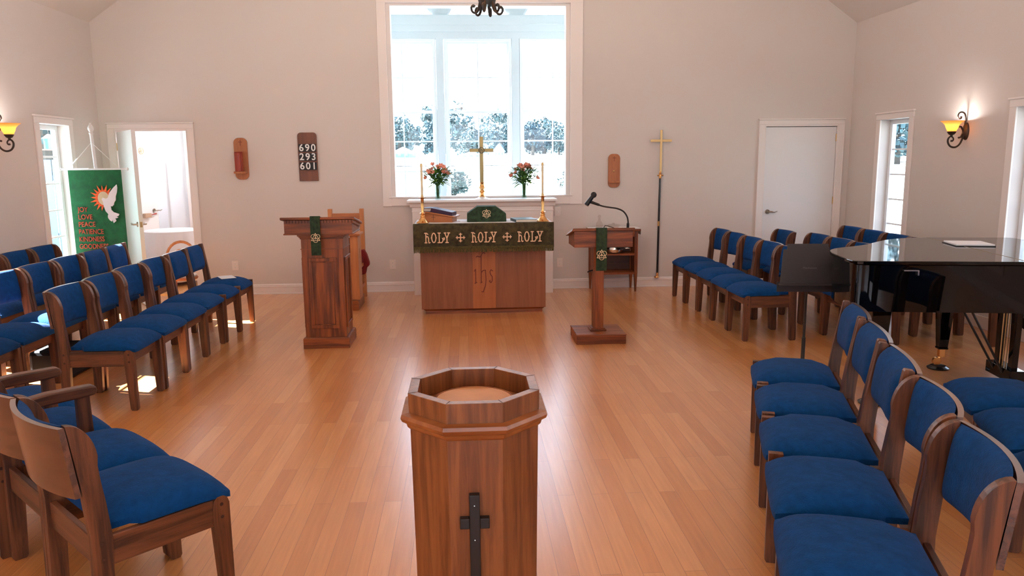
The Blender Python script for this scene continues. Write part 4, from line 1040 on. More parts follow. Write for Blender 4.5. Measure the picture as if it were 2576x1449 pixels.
# vases with flowers
M_vase = glass_mat('vase glass', (.93, .97, .95)); M_leaf = plain('bouquet leaves', (.045, .14, .025), .6, noise=.5, nscale=25); M_leaf2 = plain('bouquet light leaves', (.14, .30, .04), .6)
M_pet = plain('salmon petals', (.82, .36, .27), .7, noise=.25, nscale=60)
def vase(x, y, lab):
    r = thing('vase', lab, 'vase', (x, y, ZS)); m = MB()
    m.lathe([(.030, 0), (.034, .006), (.030, .05), (.036, .11), (.052, .165), (.0505, .165), (.033, .11), (.027, .05), (.026, .01), (0, .01)], 20)
    m.build('glass', M_vase, r, smooth=True)
    MB().lathe([(.0, .011), (.026, .011), (.026, .05), (.030, .09), (0, .09)], 16).build('water', glass_mat('water', (.85, .93, .90)), r, smooth=True)
def bouquet(x, y, lab, seed):
    rnd = random.Random(seed); r = thing('flower_bouquet', lab, 'flowers', (x, y, ZS + .015)); st = MB(); lf = MB(); lf2 = MB()
    heads = []
    for i in range(24):
        a = rnd.uniform(0, 2 * PI); t = rnd.uniform(.1, 1) ** .6; R = .145 * t; z = .385 - .14 * t * t + rnd.uniform(-.03, .02)
        h = Vector((R * math.cos(a), R * .75 * math.sin(a), z)); heads.append(h)
        st.tube([(.012 * math.cos(a), .012 * math.sin(a), .0), (.018 * math.cos(a + .5), .018 * math.sin(a + .5), .15), tuple(h * .72 + Vector((0, 0, .06))), tuple(h)], [.003, .003, .0025, .002], 5)
    st.build('stem', M_leaf, r)
    def leaf(m, b_, d, L, w):
        d = d.normalized(); s = d.cross(Vector((0, 0, 1)));  s = (s.normalized() if s.length > .01 else Vector((1, 0, 0))) * w; u = Vector((0, 0, L * .18))
        p = [b_, b_ + d * L * .4 + u, b_ + d * L * .75 + u * .8, b_ + d * L]
        m.add([p[0], p[1] - s, p[1] - u * .3, p[1] + s, p[2] - s * .7, p[2] - u * .3, p[2] + s * .7, p[3]], [(0, 1, 2), (0, 2, 3), (1, 4, 5, 2), (2, 5, 6, 3), (4, 7, 5), (5, 7, 6)])
    for i in range(260):
        a = rnd.uniform(0, 2 * PI); z = rnd.uniform(.16, .34); R = rnd.uniform(.02, .11) * (1.2 if z > .22 else .7)
        leaf(lf if i % 4 else lf2, Vector((R * math.cos(a), R * .8 * math.sin(a), z)), Vector((math.cos(a + rnd.uniform(-.6, .6)), math.sin(a + rnd.uniform(-.6, .6)), rnd.uniform(-.5, .9))), rnd.uniform(.05, .10), rnd.uniform(.010, .017))
    for k, (sx_, z) in enumerate(((1, .215), (-1, .16), (.3, .19))):
        leaf(lf2, Vector((sx_ * .02, -.02, z)), Vector((sx_, -.4, -.15 if k != 1 else -.5)), .13, .022)
    lf.build('foliage', M_leaf, r); lf2.build('light_foliage', M_leaf2, r)
    for h in heads:
        m = MB(); up = (h - Vector((0, 0, .12))).normalized()
        if rnd.random() < .6: up = (up + Vector((0, -.8, 0))).normalized()
        q = up.orthogonal().normalized(); w_ = up.cross(q)
        for k in range(6):
            a = 2 * PI * k / 6; d = (q * math.cos(a) + w_ * math.sin(a)); t = (q * -math.sin(a) + w_ * math.cos(a)); Lp = rnd.uniform(.040, .054)
            tip = h + up * Lp * .9 + d * Lp * .62; mid = h + up * Lp * .55 + d * Lp * .42
            m.add([h, mid - t * .0145, tip, mid + t * .0145, mid + d * .002 - up * .003], [(0, 1, 4), (0, 4, 3), (1, 2, 4), (4, 2, 3)])
        m.build('blossom', M_pet, r)
vase(-.332, 9.20, 'clear glass vase at the left end of the shelf'); vase(.702, 9.20, 'clear glass vase at the right end of the shelf')
bouquet(-.332, 9.20, 'bouquet of salmon alstroemeria in the left vase', 4); bouquet(.702, 9.20, 'bouquet of salmon alstroemeria in the right vase', 9)

# ------------------------------------------------------------------ lectern
lc = thing('lectern', 'single-post oak lectern with sloping desk right of the altar', 'lectern', (0, 0, 0))
MB().box(.946, 1.383, 6.46, 6.86, 0, .080).tbox(.940, 1.389, 6.454, 6.866, .080, .090, .946, 1.383, 6.46, 6.86).build('base', pulpX, lc, bevel=.003)
MB().box(1.086, 1.232, 6.585, 6.735, .090, .106).box(1.098, 1.222, 6.597, 6.723, .106, .116).build('foot_moulding', pulpX, lc, bevel=.003)
MB().box(1.115, 1.208, 6.612, 6.706, .10, .86).build('post', pulpZ, lc, bevel=.003)
LX0, LX1 = .926, 1.437; ly0, ly1 = 6.50, 6.86
def lsl(y): return .992 - (y - ly0) * .19
m = MB(); m.add([(LX0, ly0, .852), (LX1, ly0, .852), (LX1, ly1, .852), (LX0, ly1, .852), (LX0, ly0, lsl(ly0)), (LX1, ly0, lsl(ly0)), (LX1, ly1, lsl(ly1)), (LX0, ly1, lsl(ly1))],
    [(0, 3, 2, 1), (4, 5, 6, 7), (0, 1, 5, 4), (1, 2, 6, 5), (2, 3, 7, 6), (3, 0, 4, 7)]); m.build('desk', pulpX, lc, bevel=.002)
m = MB(); a, c = ly0 - .022, ly1 + .03
m.add([(LX0 - .025, a, lsl(a)), (LX1 + .025, a, lsl(a)), (LX1 + .025, c, lsl(c)), (LX0 - .025, c, lsl(c)), (LX0 - .012, a + .01, lsl(a) + .024), (LX1 + .012, a + .01, lsl(a) + .024), (LX1 + .012, c, lsl(c) + .024), (LX0 - .012, c, lsl(c) + .024)],
    [(0, 3, 2, 1), (4, 5, 6, 7), (0, 1, 5, 4), (1, 2, 6, 5), (2, 3, 7, 6), (3, 0, 4, 7)]); m.build('desk_top', pulpX, lc, bevel=.004)
MB().tube([(1.115, 6.66, .63), (1.08, 6.64, .625), (1.065, 6.62, .62)], .006, 8).build('clamp_lever', M_bmetal, lc, smooth=True)
hanging('lectern_cloth', 'narrow green embroidered cloth hanging over the lectern front', 1.112, 1.206, a - .006, lsl(a) + .020, .650, [(ly0 + .2, lsl(ly0 + .2) + .03), (ly0, lsl(ly0) + .029)], .790, .045)
mic = thing('microphone', 'black gooseneck microphone mounted on the lectern desk', 'microphone', (0, 0, 0))
MB().tube([(1.412, 6.60, .996), (1.412, 6.59, 1.06), (1.400, 6.585, 1.11), (1.365, 6.58, 1.155), (1.31, 6.575, 1.18), (1.25, 6.57, 1.190), (1.18, 6.565, 1.203), (1.12, 6.56, 1.225)], .007, 8, sm=4).build('gooseneck', M_bmetal, mic, smooth=True)
MB().tube([(1.412, 6.60, .992), (1.412, 6.595, 1.05)], .012, 10).build('mount', M_bmetal, mic, smooth=True)
MB().tube([(1.15, 6.562, 1.214), (1.062, 6.552, 1.246)], [.011, .014], 10).build('clip', M_bmetal, mic, smooth=True)
p, q = Vector((1.035, 6.545, 1.215)), Vector((1.105, 6.56, 1.305)); d = (q - p).normalized()
MB().tube([p, p + d * .02, p + d * .09], [.020, .020, .017], 14).build('body', plain('blue black metal', (.01, .015, .025), .25, .5), mic, smooth=True)
m = MB(); m.sphere(tuple(q - d * .005), .026, 14, 10); m.build('grille', plain('mic grille', (.01, .01, .012), .6), mic, smooth=True)
MB().tube([(1.20, 6.60, 1.012), (1.215, 6.62, 1.03), (1.25, 6.66, 1.022), (1.33, 6.66, .993), (1.40, 6.61, .996)], .0035, 6).build('cable', M_bmetal, mic, smooth=True)
# ------------------------------------------------------------------ credence table
ct = thing('credence_table', 'small wooden side table with two open shelves behind the lectern', 'side table', (0, 0, 0))
cx0_, cx1_, cy0, cy1 = 1.520, 2.075, 9.10, 9.41
for x in (cx0_, cx1_ - .04):
    for y in (cy0, cy1 - .04):
        xi = 1 if x == cx0_ else -1
        MB().box(x, x + .04, y, y + .04, .235, .745).tbox(x + .010, x + .030, y + .010, y + .030, 0, .235, x, x + .04, y, y + .04).build('leg', pulpZ, ct)
for z0, z1 in ((.445, .470), (.215, .240)):
    MB().box(cx0_ + .02, cx1_ - .02, cy0 + .006, cy1 - .01, z0, z1).build('shelf', pulpX, ct)
MB().box(cx0_ + .04, cx1_ - .04, cy1 - .02, cy1 - .006, .24, .745).build('back_panel', wood('dark back panel', (.05, .012, .004), (.10, .028, .01), 'X', .5), ct)
for x in (cx0_ + .012, cx1_ - .026): MB().box(x, x + .014, cy0 + .04, cy1 - .04, .24, .745).build('side_panel', pulpZ, ct)
MB().box(cx0_ - .03, cx1_ + .03, cy0 - .03, cy1, .745, .772).build('tabletop', pulpX, ct, bevel=.006)
m = MB(); m.box(cx0_ + .04, cx1_ - .04, cy0 + .005, cy0 + .02, .675, .745); m.build('apron', pulpX, ct)
m = MB(); m.box(cx0_ - .034, cx1_ + .034, cy0 - .01, cy1 - .02, .7722, .775).box(cx1_ + .032, cx1_ + .036, cy0 - .01, cy1 - .02, .70, .775)
tag(m.build('table_linen', M_linen), 'white cloth over the side table, its corner hanging at the right', 'tablecloth')
bn = thing('basin', 'silver basin with flared rim on the upper shelf of the side table', 'basin', (1.80, 9.22, .4702))
MB().lathe([(.07, 0), (.105, .012), (.115, .045), (.150, .050), (.150, .053), (.112, .050), (.10, .016), (0, .012)], 32).build('bowl', M_chrome, bn, smooth=True)
m = MB()
for s in (-1, 1): m.tube([(s * .14, -.03, .05), (s * .19, -.03, .055), (s * .19, .03, .055), (s * .14, .03, .05)], .005, 6)
m.build('handle', M_chrome, bn, smooth=True)
cg = glass_mat('cruet glass', (.93, .90, .88))
cru = thing('cruet', 'small glass cruet with ball stopper on the side table', 'cruet', (1.625, 9.24, .775))
MB().lathe([(.034, 0), (.042, .03), (.034, .065), (.015, .09), (.014, .11), (.020, .118)], 18).build('bottle', cg, cru, smooth=True)
m = MB(); m.sphere((0, 0, .140), .020, 12, 8); m.build('stopper', cg, cru, smooth=True)
gd = thing('glass_dish', 'low glass dish with lid on the side table, behind the microphone', 'dish', (1.80, 9.24, .775))
MB().lathe([(.05, 0), (.075, .02), (.08, .028), (.07, .04), (.02, .048), (.012, .06), (0, .06)], 20).build('dish', cg, gd, smooth=True)

# ------------------------------------------------------------------ chair and prayer desk behind the pulpit
sc_ = thing('sanctuary_chair', 'tall-backed light wooden chair behind the pulpit, against the altar wall', 'chair', (0, 0, 0))
for x0, x1 in ((-1.634, -1.584), (-1.264, -1.214)):
    MB().box(x0, x1, 9.14, 9.19, 0, 1.055).build('back_post', lgtZ, sc_, bevel=.004)
for x0, x1 in ((-1.630, -1.590), (-1.262, -1.222)): MB().box(x0, x1, 8.72, 8.76, 0, .43).build('leg', lgtZ, sc_, bevel=.004)
MB().box(-1.586, -1.262, 9.150, 9.175, .93, 1.002).build('top_rail', lgtX, sc_, bevel=.004)
MB().box(-1.60, -1.25, 9.153, 9.178, .50, .56).build('back_rail', lgtX, sc_, bevel=.004)
MB().box(-1.630, -1.220, 8.72, 9.16, .39, .43).build('seat', lgtX, sc_, bevel=.004)
m = MB()
for x0, x1 in ((-1.625, -1.600), (-1.252, -1.227)): m.box(x0, x1, 8.76, 9.14, .14, .18)
m.build('stretcher', lgtX, sc_, bevel=.003)
m = MB(); m.box(-1.63, -1.22, 8.72, 9.12, .431, .50); m.build('seat_cushion', plain('red cushion fabric', (.22, .012, .010), .9), sc_, bevel=.02)
rc = MB().prism([(-1.31, .565), (-1.215, .578), (-1.185, .52), (-1.158, .42), (-1.160, .385), (-1.19, .365), (-1.205, .29), (-1.30, .27)], 9.015, 9.125, 'XZ')
tag(rc.build('red_cloth', plain('red cloth', (.20, .010, .010), .9), bevel=.012), 'folded red cloth hanging on the tall chair behind the pulpit', 'cloth')
pd = thing('prayer_desk', 'light wooden kneeling desk standing between the pulpit and the tall chair', 'prayer desk', (0, 0, 0))
for x0, x1, xa, xb in ((-1.575, -1.535, -1.60, -1.51), (-1.262, -1.178, -1.272, -1.188)):
    MB().box(x0, x1, 8.30, 8.55, .11, .815).build('side_panel', lgtZ, pd, bevel=.003)
    MB().box(xa, xb, 8.26, 8.72, 0, .11).build('foot', pulpX, pd, bevel=.004)
MB().box(-1.60, -1.15, 8.27, 8.58, .815, .838).build('desk_top', lgtX, pd, bevel=.004)
MB().box(-1.535, -1.262, 8.31, 8.33, .15, .79).build('front_panel', pulpZ, pd)
m = MB(); G = lambda y, z: (-1.1778, y, z); m.stroke([(8.42, .56), (8.42, .66)], .006, .001, G, (1, 0, 0)); m.stroke([(8.395, .625), (8.445, .625)], .006, .001, G, (1, 0, 0)); m.build('carved_cross', M_plug, pd)
MB().box(-1.51, -1.272, 8.50, 8.72, .11, .16).build('kneeler', plain('red cushion fabric', (.22, .012, .010), .9), pd, bevel=.01)
# ------------------------------------------------------------------ things on the altar wall
def sconce_board(name, lab, x0, x1, z0, z1, light, holder):
    r = thing(name, lab, 'candle sconce', (0, 0, 0)); w = x1 - x0; rr = w * .38
    pts = [(x0, z0 + rr)] + arc(x0 + rr, z0 + rr, rr, 180, 270, 6)[1:] + arc(x1 - rr, z0 + rr, rr, 270, 360, 6) + arc(x1 - rr, z1 - rr, rr, 0, 90, 6) + arc(x0 + rr, z1 - rr, rr, 90, 180, 6)
    MB().prism(pts, YA - .022, YA - .001, 'XZ').build('board', light, r, bevel=.003)
    xc = (x0 + x1) / 2; zs = z0 + .085 if holder else z0 + .07
    MB().box(xc - .07, xc + .07 - (0 if holder else .0), YA - (.125 if holder else .06), YA - .022, zs - .012, zs + .014).build('ledge', light, r, bevel=.006)
    m = MB(); G = lambda x, z: (x, YA - .0222, z); m.stroke([(xc, z1 - .09), (xc, z1 - .03)], .007, .001, G); m.stroke([(xc - .02, z1 - .05), (xc + .02, z1 - .05)], .007, .001, G); m.build('carved_cross', plain('dark carving', (.13, .022, .008), .6), r)
    return r, xc, zs
M_red = plain('red stained board', (.40, .12, .045), .5); M_red2 = wood('warm sconce wood', (.34, .10, .03), (.46, .16, .055), 'Z', .5, rings=False)
r, xc, zs = sconce_board('candle_sconce', 'wooden wall sconce holding a red candle glass, left of the hymn board', -2.755, -2.596, 1.405, 1.898, M_red2, True)
cnd = thing('candle_jar', 'red ribbed candle glass standing on the left wall sconce', 'candle', (xc - .012, YA - .082, zs + .0142))
MB().lathe([(.043, 0), (.045, .22), (.042, .22), (.040, .004), (0, .004)], 20).build('glass', plain('deep red glass', (.26, .018, .005), .35), cnd, smooth=True)
MB().lathe([(.046, .215), (.050, .222), (.046, .23)], 20).build('rim', plain('deep red glass', (.26, .018, .005), .35), cnd, smooth=True)
m = MB()
for k in range(12): a = 2 * PI * k / 12; m.tube([(.0455 * math.cos(a), .0455 * math.sin(a), .0), (.047 * math.cos(a), .047 * math.sin(a), .215)], .003, 5)
m.build('ribs', plain('red bars', (.42, .06, .012), .5), cnd)
r, xc, zs = sconce_board('candle_sconce', 'empty wooden wall sconce above the microphone, right of the altar window', 1.762, 1.910, 1.256, 1.669, M_red2, False)
m = MB(); m.sphere((xc - .005, YA - .028, 1.46), .012, 8, 6); m.build('holder_knob', M_brass2, r)
hb = thing('hymn_board', 'brown hymn board showing 690, 293 and 601 on the altar wall', 'hymn board', (0, 0, 0))
hx0, hx1 = -2.000, -1.774
hbm = wood('hymn board wood', (.12, .034, .016), (.20, .062, .030), 'Z', .45)
MB().prism([(hx0, 1.380), (hx1, 1.380), (hx1, 1.915)] + arc(hx1 - .04, 1.915, .04, 0, 90, 5)[1:] + arc(hx0 + .04, 1.915, .04, 90, 180, 5), YA - .024, YA - .001, 'XZ').build('board', hbm, hb, bevel=.003)
for i, (t, zc) in enumerate((('690', 1.772), ('293', 1.665), ('601', 1.556))):
    pl = MB().box(hx0 + .012, hx1 - .010, YA - .029, YA - .024, zc - .045, zc + .045).build('number_card', plain('black card', (.008, .008, .01), .6), hb)
    for k, ch in enumerate(t):
        text_mesh(ch, .114, 'numeral', plain('white numerals', (.85, .85, .85), .6), pl, (hx0 + .043 + k * .0705, YA - .0305, zc), (PI / 2, 0, 0), .001, .002, 'CENTER', .98)
m = MB()
for z in (1.829, 1.719, 1.611, 1.502): m.box(hx0 + .005, hx1 - .005, YA - .034, YA - .024, z - .006, z + .006)
m.build('slat', hbm, hb)
pc = thing('processional_cross', 'brass processional cross on a black staff, hanging on the altar wall right', 'cross', (0, 0, 0))
yc = YA - .045; x_ = 2.402
MB().box(x_ - .003, x_ + .023, yc - .006, yc + .006, 1.44, 1.952).box(x_ - .122, x_ - .003, yc - .006, yc + .006, 1.808, 1.838).box(x_ + .023, x_ + .142, yc - .006, yc + .006, 1.808, 1.838).build('cross_head', M_brass2, pc, bevel=.002)
m = MB(); m.lathe([(.011, 1.36), (.018, 1.37), (.013, 1.385), (.013, 1.41), (.022, 1.42), (.013, 1.43), (.010, 1.45)], 14, (x_ + .006, yc, 0)); m.tube([(x_ - .03, yc, 1.40), (x_ + .045, yc, 1.40)], .008, 8); m.build('socket', M_brass, pc, smooth=True)
MB().tube([(x_ + .006, yc, 1.365), (x_, yc, .80), (x_ - .004, yc, .175)], .0135, 12).build('staff', plain('black lacquer staff', (.012, .006, .005), .2), pc, smooth=True)
MB().tube([(x_, yc, .835), (x_, yc, .775)], .0155, 12).build('ferrule', M_brass, pc, smooth=True)
m = MB(); m.tube([(x_ - .004, yc, .185), (x_ - .005, yc, .128)], .015, 12); m.lathe([(.028, .120), (.032, .128), (.028, .140)], 16, (x_ - .012, yc, 0)); m.tube([(x_ - .012, yc, .13), (x_ - .012, YA - .001, .13)], .008, 8); m.build('bracket', M_brass, pc, smooth=True)
def plate(nm, lab, x, z, kind):
    r = thing(nm, lab, 'outlet' if kind == 'o' else 'switch', (x, YA, z))
    MB().box(-.038, .038, -.007, -.0005, -.058, .058).build('cover_plate', plain('ivory plastic', (.80, .72, .68), .4), r, bevel=.003)
    m = MB()
    if kind == 'o':
        for zz in (-.021, .021):
            m.prism([(a[0], a[1] + zz) for a in arc(0, 0, .016, 0, 360, 12)[:-1]], -.010, -.007, 'XZ')
        m.build('socket', plain('ivory plastic light', (.84, .78, .74), .4), r)
        m = MB()
        for zz in (-.021, .021): m.box(-.007, -.005, -.0106, -.010, zz - .002, zz + .007).box(.005, .007, -.0106, -.010, zz - .002, zz + .007).box(-.002, .002, -.0106, -.010, zz - .011, zz - .007)
        m.build('slot', M_bmetal, r)
    else:
        MB().box(-.009, .009, -.013, -.007, -.014, .014).build('toggle', plain('ivory plastic light', (.84, .78, .74), .4), r, bevel=.002)
plate('wall_outlet', 'ivory outlet low on the altar wall left of the pulpit', -2.838, .362, 'o')
plate('wall_outlet', 'ivory outlet low on the altar wall between pulpit and altar', -.922, .343, 'o')
plate('wall_outlet', 'ivory outlet low on the altar wall between altar and lectern', 1.163, .331, 'o')
plate('wall_switch', 'ivory switch just below the right end of the altar window casing', 1.138, .970, 's')

# ------------------------------------------------------------------ wall sconces
M_shade = bpy.data.materials.new('amber glass shade'); M_shade.use_nodes = True
t = M_shade.node_tree; bs_ = t.nodes['Principled BSDF']; bs_.inputs['Base Color'].default_value = (.95, .55, .22, 1); bs_.inputs['Roughness'].default_value = .4
tl = t.nodes.new('ShaderNodeBsdfTranslucent'); tl.inputs[0].default_value = (1.0, .62, .26, 1); mx = t.nodes.new('ShaderNodeMixShader'); mx.inputs[0].default_value = .75
t.links.new(bs_.outputs[0], mx.inputs[1]); t.links.new(tl.outputs[0], mx.inputs[2]); t.links.new(mx.outputs[0], t.nodes['Material Output'].inputs[0])
def spiral(cx, cz, r0, r1, a0, turns, n=26):
    return [(cx + (r0 + (r1 - r0) * i / n) * math.cos(math.radians(a0) + turns * 2 * PI * i / n), cz + (r0 + (r1 - r0) * i / n) * math.sin(math.radians(a0) + turns * 2 * PI * i / n)) for i in range(n + 1)]
def wall_lamp(X, y, z, sgn, lab):
    """sgn = direction into the room along X; local u = distance from the wall"""
    r = thing('wall_lamp', lab, 'wall lamp', (X, y, z)); g = lambda u, w: (sgn * u, 0, w)
    m = MB(); m.lathe([(.062, .0), (.060, .010), (.045, .022), (.018, .030), (0, .032)], 24, axis='X')
    for i in range(len(m.v)):
        v = m.v[i]; m.v[i] = (sgn * v[0], v[1] * .75, v[2] * 1.35)
    m.build('backplate', M_bronze, r, smooth=True)
    m = MB(); low = [(.02, -.02), (.035, -.075), (.060, -.125), (.10, -.150), (.145, -.142), (.172, -.110), (.176, -.075), (.158, -.050), (.135, -.052), (.122, -.072), (.130, -.090), (.145, -.088)]
    m.tube([g(u, w) for u, w in low], [.009] * 6 + [.009, .008, .007, .007, .008, .010], 8, sm=4)
    up = [(.02, .02), (.018, .07), (.016, .12), (.028, .165), (.060, .182), (.088, .168), (.094, .138), (.078, .120), (.062, .126), (.064, .142)]
    m.tube([g(u, w) for u, w in up], [.009, .009, .009, .008, .008, .007, .007, .007, .008, .010], 8, sm=4)
    m.tube([g(.03, .0), g(.055, .045), g(.075, .05), g(.07, .035)], .008, 8); m.tube([g(.03, -.01), g(.05, -.055), g(.075, -.06)], .009, 8)
    m.build('scroll_arm', M_bronze, r, smooth=True)
    cx = sgn * .145
    MB().lathe([(.010, -.055), (.012, -.035), (.026, -.028), (.040, -.006), (.040, .0)], 18, (cx, 0, 0)).build('shade_holder', M_bronze, r, smooth=True)
    MB().lathe([(.037, .0), (.044, .015), (.054, .035), (.060, .060), (.082, .085), (.105, .098), (.1035, .0995), (.081, .087), (.0575, .061), (.0515, .036), (.0415, .016), (.034, .003)], 32, (cx, 0, 0)).build('lamp_shade', M_shade, r, smooth=True)
    m = MB(); m.sphere((cx, 0, .045), .022, 12, 8); m.build('bulb', emit('warm bulb', (1.0, .86, .70), 22), r, smooth=True)
    d = bpy.data.lights.new('lamp_light', 'POINT'); d.energy = 4; d.color = (1.0, .96, .92); d.shadow_soft_size = .025
    o = bpy.data.objects.new('lamp_light', d); COL.objects.link(o); o.parent = r; o.location = (cx, 0, .075)
wall_lamp(XR, 7.20, 1.835, -1, 'lit amber glass wall lamp on the right wall between the two narrow windows')
wall_lamp(XL, 7.36, 1.88, 1, 'lit amber glass wall lamp at the left picture edge beside the window')

# ------------------------------------------------------------------ chandelier (its lower scrolls hang into the picture)
def chandelier(x, y, z, lab, watts):
    r = thing('chandelier', lab, 'chandelier', (x, y, z)); 
    MB().lathe([(.0, .05), (.05, .055), (.062, .09), (.060, .16), (.030, .20), (.022, .45), (.035, .50), (.015, .56), (.010, 1.0)], 20).build('body', M_bmetal, r, smooth=True)
    MB().cyl((0, 0, .98), .006, ZR - z - 1.3, 8).build('chain', M_bmetal, r)
    MB().lathe([(.07, ZR - z - .33), (.07, ZR - z - .30)], 16).build('ceiling_plate', M_bmetal, r)
    for k in range(6):
        a = 2 * PI * k / 6 + .25; c, s_ = math.cos(a), math.sin(a); g = lambda u, w: (u * c, u * s_, w)
        m = MB(); pts = [(.045, .09), (.055, .05), (.068, .015), (.088, .002), (.106, .012), (.112, .035), (.100, .050), (.088, .042)]
        m.tube([g(*p) for p in pts], [.011, .010, .009, .008, .008, .008, .009, .010], 8, sm=4)
        m.build('scroll', M_bmetal, r, smooth=True)
        m = MB(); m.tube([g(.03, .30), g(.16, .20), g(.32, .20), g(.40, .28)], .009, 8, sm=5); m.lathe([(.012, .26), (.05, .28), (.05, .285)], 16, g(.40, 0)); m.build('arm', M_bmetal, r, smooth=True)
        q = MB(); q.lathe([(.035, .29), (.055, .33), (.062, .38), (.09, .42), (.0885, .421), (.060, .382), (.053, .332), (.033, .292)], 20, g(.40, 0)); q.build('lamp_shade', M_shade, r, smooth=True)
        m = MB(); m.sphere(g(.40, .34), .022, 10, 6); m.build('bulb', emit('warm bulb', (1.0, .86, .70), 22), r, smooth=True)
        d = bpy.data.lights.new('lamp_light', 'POINT'); d.energy = watts; d.color = (1.0, .90, .80); d.shadow_soft_size = .06
        o = bpy.data.objects.new('lamp_light', d); COL.objects.link(o); o.parent = r; o.location = g(.40, .44)
chandelier(.172, 5.5, 2.60, 'black iron chandelier whose lower scrolls hang at the top of the window', 24)
chandelier(.172, .2, 2.60, 'added black iron chandelier behind the viewer, unseen, giving fill light', 30)  # second chandelier is added out of view as fill light for the nave
def vestry_fill_lamp(x, y, z, w):
    r = thing('vestry_fill_light', 'added round white ceiling light, unseen, brightening the vestry', 'ceiling light', (x, y, z))
    MB().lathe([(.16, 0), (.16, -.03), (.13, -.07), (0, -.085)], 24).build('diffuser', emit('white diffuser', (1, .98, .95), 2), r, smooth=True)
    d = bpy.data.lights.new('lamp_light', 'POINT'); d.energy = w; d.shadow_soft_size = .15; o = bpy.data.objects.new('lamp_light', d); COL.objects.link(o); o.parent = r; o.location = (0, 0, -.25)
vestry_fill_lamp(-3.3, 11.2, 2.6, 45)  # lamp added out of view to brighten the vestry

# ------------------------------------------------------------------ banner
bn_ = thing('banner', 'green fabric banner with white dove, orange sun and red words by the left door', 'banner', (-3.925, 8.42, 0), math.radians(-2))
W_, ZT, ZB = .556, 1.545, .42
m = MB(); n = 24; vs = []; f = []
for off in (0, .005):
    for j in range(13):
        for i in range(n + 1):
            x = -W_ / 2 + W_ * i / n; z = ZT - (ZT - ZB) * j / 12; vs.append((x, off + .004 * math.sin(x * 14) * (j / 12), z))
N = n + 1; K = N * 13
for j in range(12):
    for i in range(n):
        a = j * N + i; f.append((a, a + N, a + N + 1, a + 1)); f.append((K + a, K + a + 1, K + a + N + 1, K + a + N))
for j in range(12): a = j * N; f.append((a, K + a, K + a + N, a + N)); a += n; f.append((a, a + N, K + a + N, K + a))
m.add(vs, f); cl = m.build('fabric', plain('banner green cloth', (.003, .105, .030), .85, noise=.3, nscale=12, bump=.2, bscale=90), bn_, smooth=True)
PXM = .556 / 662
def bpx(p): return ((p[0] - 130 - (p[1] - 30) * .055) * PXM - W_ / 2, ZT - (p[1] - 30) * .98 * PXM)
BF = lambda x, z: (x, -.0045, z)
m = MB(); sc0 = bpx((568, 395))
m.flatpoly(arc(sc0[0], sc0[1], .084, 0, 360, 28)[:-1], BF, (0, -1, 0), .0022)
for k in range(11):
    a = math.radians(52 + k * 20.5); a1, a2 = a - .185, a + .185; ri, ro = .078, (.150 if k % 2 else .138)
    m.flatpoly([(sc0[0] + ri * math.cos(a1), sc0[1] + ri * math.sin(a1)), (sc0[0] + ro * math.cos(a), sc0[1] + ro * math.sin(a)), (sc0[0] + ri * math.cos(a2), sc0[1] + ri * math.sin(a2))], BF, (0, -1, 0), .003)
m.build('sun_rays', plain('orange felt', (.80, .13, .035), .9, noise=.3, nscale=50), cl)
m = MB(); m.flatpoly(arc(sc0[0], sc0[1], .060, 0, 360, 28, .072)[:-1], BF, (0, -1, 0), .0045); m.build('sun_disc', plain('beige felt', (.62, .52, .34), .9), cl)
dove = [(738, 218), (745, 260), (738, 320), (722, 370), (720, 420), (700, 450), (695, 480), (672, 500), (655, 495), (662, 545), (690, 575), (760, 600), (748, 625), (725, 628), (745, 645), (720, 655), (705, 650), (718, 688), (685, 715), (672, 670), (665, 695), (640, 680), (618, 650), (615, 625), (622, 600), (590, 560), (570, 500), (560, 440), (545, 405), (560, 385), (600, 400), (625, 385), (640, 330), (690, 265)]
m = MB(); m.flatpoly([bpx(p) for p in dove], BF, (0, -1, 0), .0075); dv = m.build('dove', plain('white felt', (.82, .80, .82), .9), cl)
for wd_, py in (('JOY', 540), ('LOVE', 637), ('PEACE', 732), ('PATIENCE', 828), ('KINDNESS', 925), ('GOODNESS', 1020)):
    x, z = bpx((238, py)); text_mesh(wd_, .073, 'word', plain('red orange felt', (.42, .070, .035), .9), cl, (x, -.006, z), (PI / 2, 0, 0), .0015, .0008, 'LEFT', .86 if len(wd_) < 8 else .80)
MB().tube([(-.345, .0, 1.552), (.345, .0, 1.552)], .009, 10).lathe([(.008, -.36), (.018, -.352), (.012, -.34)], 10, (0, 0, 1.552), 'X').lathe([(.012, .34), (.018, .352), (.008, .36)], 10, (0, 0, 1.552), 'X').build('crossbar', plain('white painted pole', (.78, .80, .80), .4), bn_, smooth=True)
MB().tube([(.04, .06, .0), (.006, .03, 1.50), (-.004, .02, 1.92)], .017, 12).lathe([(.017, 1.91), (.024, 1.925), (.017, 1.94), (.030, 1.965), (.030, 1.985), (.018, 2.01), (.008, 2.02), (.011, 2.03), (0, 2.045)], 16, (-.004, .02, 0)).build('pole', plain('white painted pole', (.78, .80, .80), .4), bn_, smooth=True)
MB().tube([(-.262, 0, 1.56), (-.002, .0, 1.83), (.262, 0, 1.56)], .0025, 6).build('cord', plain('white cord', (.8, .8, .8), .8), bn_)
MB().tube([(-.262, 0, 1.562), (-.16, 0, 1.668)], .006, 6).build('cord_grip', plain('white cord', (.8, .8, .8), .8), bn_)
MB().lathe([(.16, 0), (.16, .012), (.03, .03), (.03, .10)], 24, (.04, .06, 0)).build('stand_base', M_bmetal, bn_, smooth=True)
